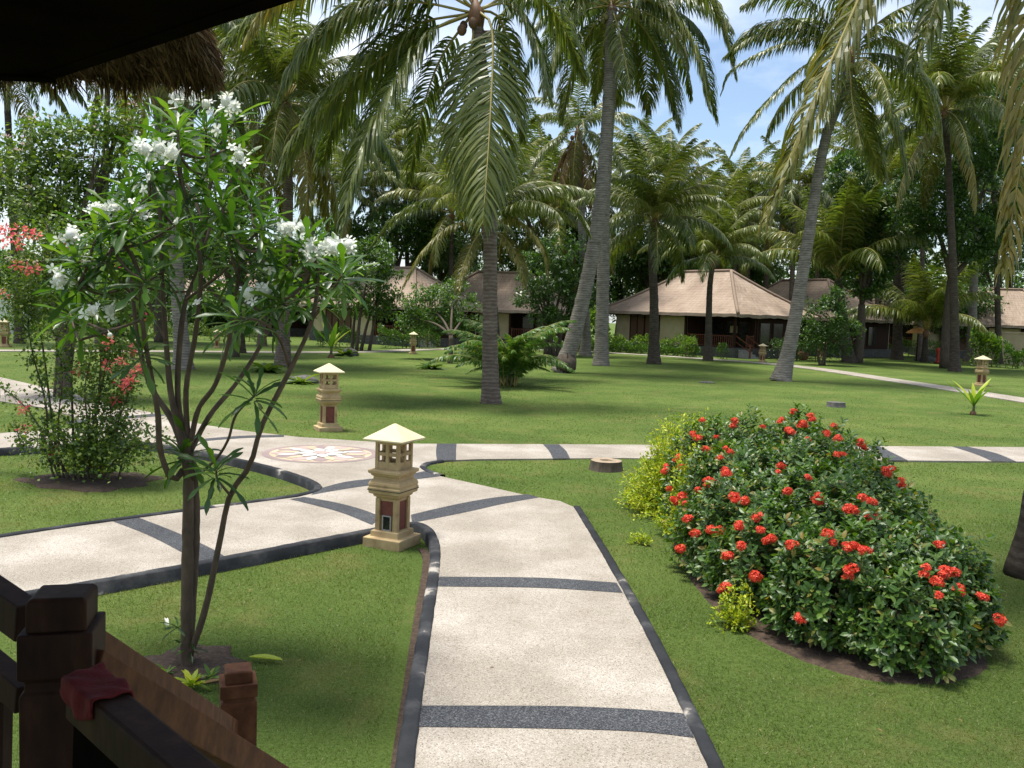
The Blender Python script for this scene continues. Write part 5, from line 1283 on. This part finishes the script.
# leafy low plants near the tree foot
def leaf_plant(label, p, n, L, m, seed, lo=10, hi=75, w=.16, name='leafy_plant', cat='plant', group=None):
    rng = np.random.default_rng(seed); t = thing(name, label, cat, tuple(p), 0, group); R = rosette_dirs(rng, n, lo, hi); X, Y, Z = frames(R, rng, None, .2)
    Tv = []; Tf = []
    for x, ww in zip([0, .2, .5, .8, 1.0], [.15, .6, 1, .7, .05]): Tv += [(x, -ww * w, -.4 * x * x + .04), (x, 0, -.4 * x * x), (x, ww * w, -.4 * x * x + .04)]
    for k in range(4): b = k * 3; Tf += [(b, b + 1, b + 4, b + 3), (b + 1, b + 2, b + 5, b + 4)]
    mb = MB(); mb.inst((Tv, Tf), rng.normal(0, L * .12, (n, 3)) * [1, 1, .2] + [0, 0, .02], X, Y, Z, L * rng.uniform(.6, 1.2, n), 0, True); mb.build('leaves', m, t)
    sm = MB(); sm.tube([(0, 0, -.05), (0, 0, L * .25)], [L * .05, L * .03], 6); sm.build('stem', 'stem', t); return t
leaf_plant('light green leafy seedling on the soil by the lower veranda post', G(192, 688, -.1), 20, .13, 'golden_leaf', 1)
leaf_plant('small pale seedling left of the slender tree foot', G(165, 676, -.1), 12, .10, 'bright_leaf', 2)
leaf_plant('leafy seedling with a brown leaf near the lower post cap', G(210, 680, -.1), 10, .12, 'bright_leaf', 3)
for q, (px, py, L, lab) in enumerate(((268, 372, .9, 'low dark plant on the lawn left of the rock'), (345, 356, .9, 'low plant beside the left bungalow steps'), (432, 369, .7, 'flat leafy patch on the lawn by the small round tree'), (300, 384, .6, 'low ragged plant on the lawn behind the second lantern'))):
    leaf_plant(lab, G(px, py, -.03), 34, L, 'mixed_leaf', 10 + q, lo=5, hi=45)
leaf_plant('tuft of weeds under the left veranda railing', np.array([-1.15, 2.2, -.1]), 50, .5, 'bright_leaf', 22)
leaf_plant('low weeds on the lawn left of the veranda post', np.array([-1.7, 2.6, -.1]), 40, .4, 'mixed_leaf', 23)

# areca clump behind the middle palm
def areca():
    g = G(507, 386, -.03); t = thing('areca_palm_clump', 'feathery low palm clump behind the tall middle palm', 'palm clump', tuple(g)); rng = random.Random(3)
    for q in range(58):
        me = lib_frond('young', q % 3); o = add_frond(t, me, (rng.uniform(-.35, .35), rng.uniform(-.35, .35), 0), q * 2.4, rng.uniform(.42, .78), rng.uniform(-.1, .1), rng.choice([-.3, -.15, 0, .1, .25]))
    sb = MB()
    for q in range(12):
        a = q * .52; sb.tube([(.3 * math.cos(a), .3 * math.sin(a), -.05), (.35 * math.cos(a), .35 * math.sin(a), .6)], [.04, .03], 6)
    sb.build('canes', 'stem', t)
areca()

# coconut seedling on the right lawn
def seedling(label, px, py, L, seed, n=9, Ysc=1):
    g = G(px, py, -.03); t = thing('coconut_seedling', label, 'seedling', tuple(g)); rng = np.random.default_rng(seed)
    sphere = MB(); sphere_mb(sphere, (0, 0, .04), .10 * L, 1.0); sphere.build('nut', 'husk_brown', t)
    st = MB(); st.tube([(0, 0, 0), (.02, 0, L * .35)], [.045 * L, .03 * L], 7); st.build('stem', 'stem', t)
    for q in range(n):
        az = q * 2.4 + .4; el = math.radians(rng.uniform(48, 82)); Ld = L * rng.uniform(.65, 1.1); xs = np.linspace(0, 1, 8); V = []; F = []
        d = np.array([math.cos(az), math.sin(az), 0]); s = np.array([-d[1], d[0], 0])
        for x in xs:
            w = Ld * .085 * math.sin(math.pi * (.06 + .92 * x) ** .8); c = d * (math.cos(el) * x * Ld + .18 * x * x * Ld) + np.array([0, 0, L * .25 + math.sin(el) * x * Ld - .12 * x * x * Ld]); V += [c - s * w + [0, 0, w * .5], c, c + s * w + [0, 0, w * .5]]
        for k in range(7): b = k * 3; F += [(b, b + 1, b + 4, b + 3), (b + 1, b + 2, b + 5, b + 4)]
        MB().add(V, F, 0, True).build('leaf', 'bright_leaf' if q % 3 else 'golden_leaf', t)
seedling('young coconut seedling with pointed leaves on the right lawn', 973, 415, 1.05, 1)
seedling('small young palm on the lawn beside the left far path', 331, 358, 1.9, 2, 7)

# stumps, rock, pot, parasol, odds and ends
def stump(label, px, py, r, h, m='bark', seed=0, hole=True):
    g = G(px, py, -.03); t = thing('tree_stump', label, 'tree stump', tuple(g)); rng = np.random.default_rng(seed); n = 22; a = np.linspace(0, 2 * math.pi, n, endpoint=False)
    w = 1 + rng.normal(0, .04, n); V = []; 
    for z, k in ((-.05, 1.18), (.03, 1.08), (h * .6, 1.02), (h, 1.0)): V.append(np.column_stack([np.cos(a) * r * k * w, np.sin(a) * r * k * w, np.full(n, z)]))
    F = [(k * n + q, k * n + (q + 1) % n, (k + 1) * n + (q + 1) % n, (k + 1) * n + q) for k in range(3) for q in range(n)]
    mb = MB(); mb.add(np.vstack(V), F, 0, True); mb.build('bark', m, t)
    V = [np.column_stack([np.cos(a) * r * k * w, np.sin(a) * r * k * w, np.full(n, z)]) for z, k in ((h - .002, 1.0), (h + .006, .93), (h + .004, .42), (h - .06 if hole else h, .34))]
    F = [(k * n + q, k * n + (q + 1) % n, (k + 1) * n + (q + 1) % n, (k + 1) * n + q) for k in range(3) for q in range(n)] + [tuple(3 * n + q for q in range(n))]
    MB().add(np.vstack(V), F, 0, False).build('cut_face', 'cut_wood' if m == 'bark' else m, t)
stump('sawn pale tree stump with a hollow centre beside the golden shrub', 606, 470, .27, .17, seed=1)
stump('low grey stump on the open lawn behind the red flowered bush', 836, 407, .28, .16, 'rock', seed=2, hole=False)
def rock(label, px, py, sx, sz, seed):
    g = G(px, py, -.03); rng = np.random.default_rng(seed); mb = MB(); sphere_mb(mb, (0, 0, 0), 1, 1, 12); v = mb.v[0]; v *= 1 + rng.normal(0, .09, (len(v), 1)); v *= [sx, sx * .7, sz]
    o = mb.build('rock', 'rock'); o.location = (g[0], g[1], g[2] + sz * .3); tag(o, label, 'rock')
rock('dark mossy rock on the lawn behind the second lantern', 305, 383, .55, .22, 1)
rock('low flat rock near the lawn centre below the wide bungalow', 707, 383, .35, .06, 2)
rock('dark block beside the left bungalow path', 350, 356, .5, .35, 3)
rock('dark boulder in the shade below the small green palm', 925, 361, .9, .35, 4)
def pot():
    g = G(803, 360, -.03); t = thing('clay_pot', 'terracotta urn with a dish on top beside the bungalow', 'clay pot', tuple(g)); mb = MB(); k = 18; a = np.linspace(0, 2 * math.pi, k, endpoint=False)
    pr = [(.25, 0), (.36, .15), (.42, .35), (.38, .58), (.27, .72), (.31, .78)]; V = np.vstack([np.column_stack([np.cos(a) * r, np.sin(a) * r, np.full(k, z)]) for r, z in pr])
    mb.add(V, [(i * k + j, i * k + (j + 1) % k, (i + 1) * k + (j + 1) % k, (i + 1) * k + j) for i in range(5) for j in range(k)], 0, True); mb.build('urn', 'terracotta', t)
    mb = MB(); V = np.vstack([np.column_stack([np.cos(a) * r + x, np.sin(a) * r, np.full(k, z) + .25 * np.cos(a) * r]) for r, z, x in [(.2, .80, .05), (.45, .95, .1), (.43, .97, .1), (.1, .86, .05)]])
    mb.add(V, [(i * k + j, i * k + (j + 1) % k, (i + 1) * k + (j + 1) % k, (i + 1) * k + j) for i in range(3) for j in range(k)], 0, True); mb.build('dish', 'terracotta', t)
pot()
def parasol():
    Y = 74; g = P(917, 350, Y); g[2] = -.03; t = thing('parasol', 'small orange parasol half hidden behind the dark trunks', 'parasol', tuple(g)); z = P(917, 333, Y)[2]
    MB().tube([(0, 0, 0), (0, 0, z + .5)], .04, 8).build('pole', 'wood_dark', t); k = 10; a = np.linspace(0, 2 * math.pi, k, endpoint=False)
    V = np.vstack([np.column_stack([np.cos(a) * r, np.sin(a) * r, np.full(k, zz)]) for r, zz in ((.95, z), (.93, z + .06), (.5, z + .36), (.03, z + .52))]); MB().add(V, [(i * k + j, i * k + (j + 1) % k, (i + 1) * k + (j + 1) % k, (i + 1) * k + j) for i in range(3) for j in range(k)]).build('canopy', 'orange_cloth', t)
parasol()
def hydrant(label, px, Y):
    g = P(px, 355, Y); g[2] = -.03; t = thing('red_figure_post', label, 'garden post', tuple(g)); MB().squares([(.22, 0), (.22, .15), (.14, .18), (.14, .9), (.2, .95), (.2, 1.1), (.1, 1.25)]).build('post_body', 'red_paint', t, bevel=.01)
    MB().squares([(.235, .02), (.235, .10)]).build('band', 'wood_dark', t)
hydrant('small red post in the shade left of the grey trunk', 939, 70); hydrant('second small red post close beside the dark trunk', 952, 70)

def fallen(label, px, py, L, m, rz, z=0.004, name='fallen_leaf'):
    g = G(px, py, z); Tv = []; Tf = []
    for x, w in zip([0, .15, .4, .7, .9, 1], [.02, .10, .16, .13, .07, 0]): Tv += [((x - .5) * L, -w * L, .02 * L + abs(w) * L * .5), ((x - .5) * L, 0, .01 * L), ((x - .5) * L, w * L, .02 * L + w * L * .4)]
    for k in range(5): b = k * 3; Tf += [(b, b + 1, b + 4, b + 3), (b + 1, b + 2, b + 5, b + 4)]
    o = MB().add(Tv, Tf, 0, True).build(name, m); o.location = g; o.rotation_euler = (0, 0, rz); tag(o, label, 'leaf')
fallen('long yellow fallen leaf on the grass near the slender tree', 266, 659, .27, 'golden_leaf', -.15, -.085)
fallen('dry brown leaf beside the lower veranda post', 213, 682, .16, 'palm_leaf_dry', .6, -.06)
fallen('tiny brown leaf on the pale path', 492, 667, .035, 'palm_leaf_dry', .3)
fallen('speck of brown leaf on the path below the golden sprig', 536, 540, .03, 'palm_leaf_dry', 1)
fallen('small brown leaf on the lawn by the path corner', 617, 527, .06, 'palm_leaf_dry', 1.5, -.01)
fallen('tiny yellow leaf on the lawn beyond the straight path', 500, 438, .07, 'golden_leaf', 1, -.01)
_rg = random.Random(77)
for (px, py) in ((455, 640), (250, 590), (330, 610), (520, 480), (620, 500), (600, 540), (640, 620), (700, 700), (760, 730), (880, 730), (960, 720), (980, 640), (940, 480), (560, 425), (350, 700), (300, 660), (700, 430), (150, 480)):
    if 425 < px < 470 and py > 600: continue
    fallen('small dry leaf lying alone in the lawn grass', px, py, _rg.uniform(.03, .06), 'palm_leaf_dry', _rg.uniform(0, 6), (-.085 if px < 400 and py > 440 else 0.0)); bpy.context.scene.objects[-1]['group'] = 'small dry leaves on the lawn'
def petal():
    g = G(168, 625, -.08); rng = np.random.default_rng(2); f = MB(); d = unit(rng.normal(0, 1, (6, 3)) + [0, 0, 1]); X, Y, Z = frames(d, rng, None, .5); f.inst(LEAF4, rng.normal(0, .01, (6, 3)), X, Y, Z, np.full(6, .06)); o = f.build('fallen_flower', 'white_petal'); o.location = g; tag(o, 'white flower fallen on the grass beside the slender tree', 'flower')
petal()

# ------------------------------------------------------------------ the veranda the photograph was taken from
def veranda():
    t = thing('timber_veranda', 'dark timber veranda with railing posts and thatched eave in the foreground', 'veranda', (0, 0, 0))
    # roof: edge beam seen along the top left, flat dark soffit behind it
    def at_z(px, py, z): d = ray(px, py); return CAMP + d * ((z - CAM_H) / d[2])
    ze = 3.25; a = at_z(272, 0, ze); b = at_z(44, 77, ze); c = at_z(-260, 70, ze); dirn = unit(a - b); a2 = a + dirn * 3.4
    top = [a2, b, c, np.array([-5, -3, ze]), np.array([4, -3, ze]), np.array([4, a2[1], ze])]
    polyslab('tmp', [(p[0], p[1], 0) for p in top], ze + .12, .12, 'wood_shaded'); o = bpy.data.objects['tmp']; o.name = 'soffit'; o.parent = t
    MB().bar(b + [0, 0, .06], a2 + [0, 0, .06], .05, .125).build('edge_beam', 'wood_shaded', t)
    MB().bar(b + [0, 0, .05] + unit(b - c) * .02, c + [0, 0, .06], .05, .12).build('edge_beam', 'wood_shaded', t)
    # thatched eave beyond the beam
    A = P(-420, 40, 2.95); A[2] = 3.32; B = P(214, 84, 2.9); C_ = P(180, 18, 2.35); D = np.array([A[0] - .1, A[1] - .55, C_[2] + .1])
    rng = np.random.default_rng(71); th = .10; n = 60; mb = MB(); V = []
    up = np.array([0, 0, th])
    for (p, q) in ((A, B), (D, C_)):
        for s in np.linspace(0, 1, n): V.append(p + (q - p) * s + rng.normal(0, .006, 3))
    lo = np.array(V); hi = lo + up; V = np.vstack([lo, hi]); F = []
    for j in range(n - 1): F += [(j, n + j, n + j + 1, j + 1), (2 * n + j, 2 * n + j + 1, 3 * n + j + 1, 3 * n + j), (j, j + 1, 2 * n + j + 1, 2 * n + j)]
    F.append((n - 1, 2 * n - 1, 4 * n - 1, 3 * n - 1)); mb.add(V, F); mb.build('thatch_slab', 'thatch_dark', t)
    # straw: fringe along the lower edge and the side, strands along the underside
    O = []; Dv = []; S = []
    for k in range(5200):
        s = rng.random(); p = A + (B - A) * s + [0, rng.uniform(-.06, .03), rng.uniform(0, th)]; O.append(p); Dv.append([rng.normal(0, .22), rng.normal(0, .25) + .15, -1]); S.append(rng.uniform(.02, .08) * (1 + .5 * math.sin(s * 60)))
    for k in range(1500):
        s = rng.random(); p = B + (C_ - B) * s + [rng.uniform(-.03, .02), 0, rng.uniform(0, th)]; O.append(p); Dv.append(unit(B - C_) * 1.2 + rng.normal(0, .22, 3) + [.12, 0, -.25]); S.append(rng.uniform(.03, .12))
    for k in range(6500):
        u, s = rng.random(), rng.random(); p = (A + (B - A) * s) * (1 - u) + (D + (C_ - D) * s) * u + [0, 0, -.004]; O.append(p); Dv.append(unit(B - C_) * 1.0 + rng.normal(0, .16, 3)); S.append(rng.uniform(.06, .16))
    X, Y, Z = frames(np.array(Dv), rng, unit(rng.normal(0, 1, (len(O), 3))), 0); S = np.array(S); mb = MB()
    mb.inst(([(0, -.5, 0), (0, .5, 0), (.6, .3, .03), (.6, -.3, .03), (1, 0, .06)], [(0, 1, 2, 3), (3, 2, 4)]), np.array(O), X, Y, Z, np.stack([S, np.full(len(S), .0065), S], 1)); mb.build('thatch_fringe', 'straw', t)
    # floor and far posts
    MB().box((-.4, -1.2, .93), (6.0, 4.2, .12)).build('floor', 'wood_dark', t)
    MB().box((-.4, .88, .45), (6.0, .06, .82)).build('floor_skirt', 'wood_dark', t)
    # near post with stepped cap
    p1 = P(63, 620, 1.38); w = .051
    ptop = P(63, 592, 1.38)[2]
    pc = MB(); c0 = (p1[0], p1[1], 0); r0 = math.radians(14)
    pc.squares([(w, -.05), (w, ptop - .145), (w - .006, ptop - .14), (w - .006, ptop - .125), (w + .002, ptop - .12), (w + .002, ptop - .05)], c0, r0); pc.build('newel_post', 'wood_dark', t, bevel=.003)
    MB().squares([(w - .008, ptop - .05), (w - .008, ptop - .004), (w - .014, ptop + .002)], c0, r0).build('post_cap', 'wood_dark', t, bevel=.003)
    # lower post out in the light, in the brighter lit timber colour
    p2 = P(238, 700, 2.72); w2 = .054; t2 = P(238, 672, 2.72)[2]; c2 = (p2[0], p2[1], 0); r2 = math.radians(20)
    MB().squares([(w2, -.12), (w2, t2 - .078), (w2 - .007, t2 - .074), (w2 - .007, t2 - .066), (w2 + .001, t2 - .062), (w2 + .001, t2 - .022)], c2, r2).build('newel_post', 'wood_lit', t, bevel=.002)
    MB().squares([(w2 - .013, t2 - .022), (w2 - .013, t2 + .012), (w2 - .018, t2 + .016)], c2, r2).build('post_cap', 'wood_lit', t, bevel=.002)
    # stair rails between the posts
    a = P(90, 646, 1.43); b = P(232, 730, 2.68); MB().bar(a, b, .04, .052).build('stair_rail', 'wood_lit', t, bevel=.003)
    a = P(85, 668, 1.36); b = P(300, 792, 2.35); MB().bar(a, b, .045, .062).build('stair_rail', 'wood_lit', t, bevel=.003)
    # handrail towards the viewer
    a = P(92, 702, 1.22); b = P(205, 800, 1.02); HR = (a, b); MB().bar(a - (b - a) * .1, b + (b - a) * .9, .05, .06).build('handrail', 'wood_dark', t, bevel=.006)
    MB().bar(a - (b - a) * .1 - [0, 0, .12], b + (b - a) * .9 - [0, 0, .12], .03, .16).build('side_board', 'wood_shaded', t)
    # rails running left from the near post
    for (y0, y1, h) in ((598, 628, .05), (662, 704, .035)):
        a = P(28, y1 - 6, 1.45); b = P(-60, y0 - 38, 1.62); MB().bar(a, b, .04, h + .012).build('rail', 'wood_dark', t, bevel=.003)
    a = P(2, 735, 1.5); MB().bar(P(0, 690, 1.5), P(-4, 900, 1.5), .03, .03, up=(0, 1, 0)).build('baluster', 'wood_dark', t)
    # steps down to the path
    for q in range(4): MB().box((.12, 1.05 + .3 * q, (.78 - .2 * q) / 2 - .05), (1.5, .30, .78 - .2 * q)).build('step', 'concrete', t)
    # red cloth over the handrail
    a, b = HR; d = unit(b - a); sd = unit(np.cross(d, [0, 0, 1])); upv = np.cross(sd, d); rng = np.random.default_rng(5); V = []; nu, nv = 26, 22; Lc = .098
    st_ = P(78, 696, 1.24) - d * .02
    for i in range(nu):
        for j in range(nv):
            u = i / (nu - 1); v = j / (nv - 1) * 2 - 1; ang_ = v * 2.0
            if abs(v) < .45: off = sd * v / .45 * .029 + upv * .034
            else: off = sd * math.copysign(.030, v) + upv * (.034 - (abs(v) - .45) * (.045 + .03 * math.sin(u * 3.1)))
            wr = .0016 * math.sin(u * 17 + v * 5 + 2 * math.sin(v * 3)) + .0020 * math.sin(u * 9 - v * 4) + .0012 * math.sin(v * 13 + u * 11)
            V.append(a + d * (u - .35) * Lc + off * (1 + wr * 20) + upv * .0015)
    F = [(i * nv + j, i * nv + j + 1, (i + 1) * nv + j + 1, (i + 1) * nv + j) for i in range(nu - 1) for j in range(nv - 1)]
    o = MB().add(V, F, 0, True).build('red_cloth', 'cloth_red'); tag(o, 'folded red cloth draped over the veranda handrail', 'cloth')
    so = o.modifiers.new('thick', 'SOLIDIFY'); so.thickness = .003
veranda()
print('objects', len(bpy.data.objects))
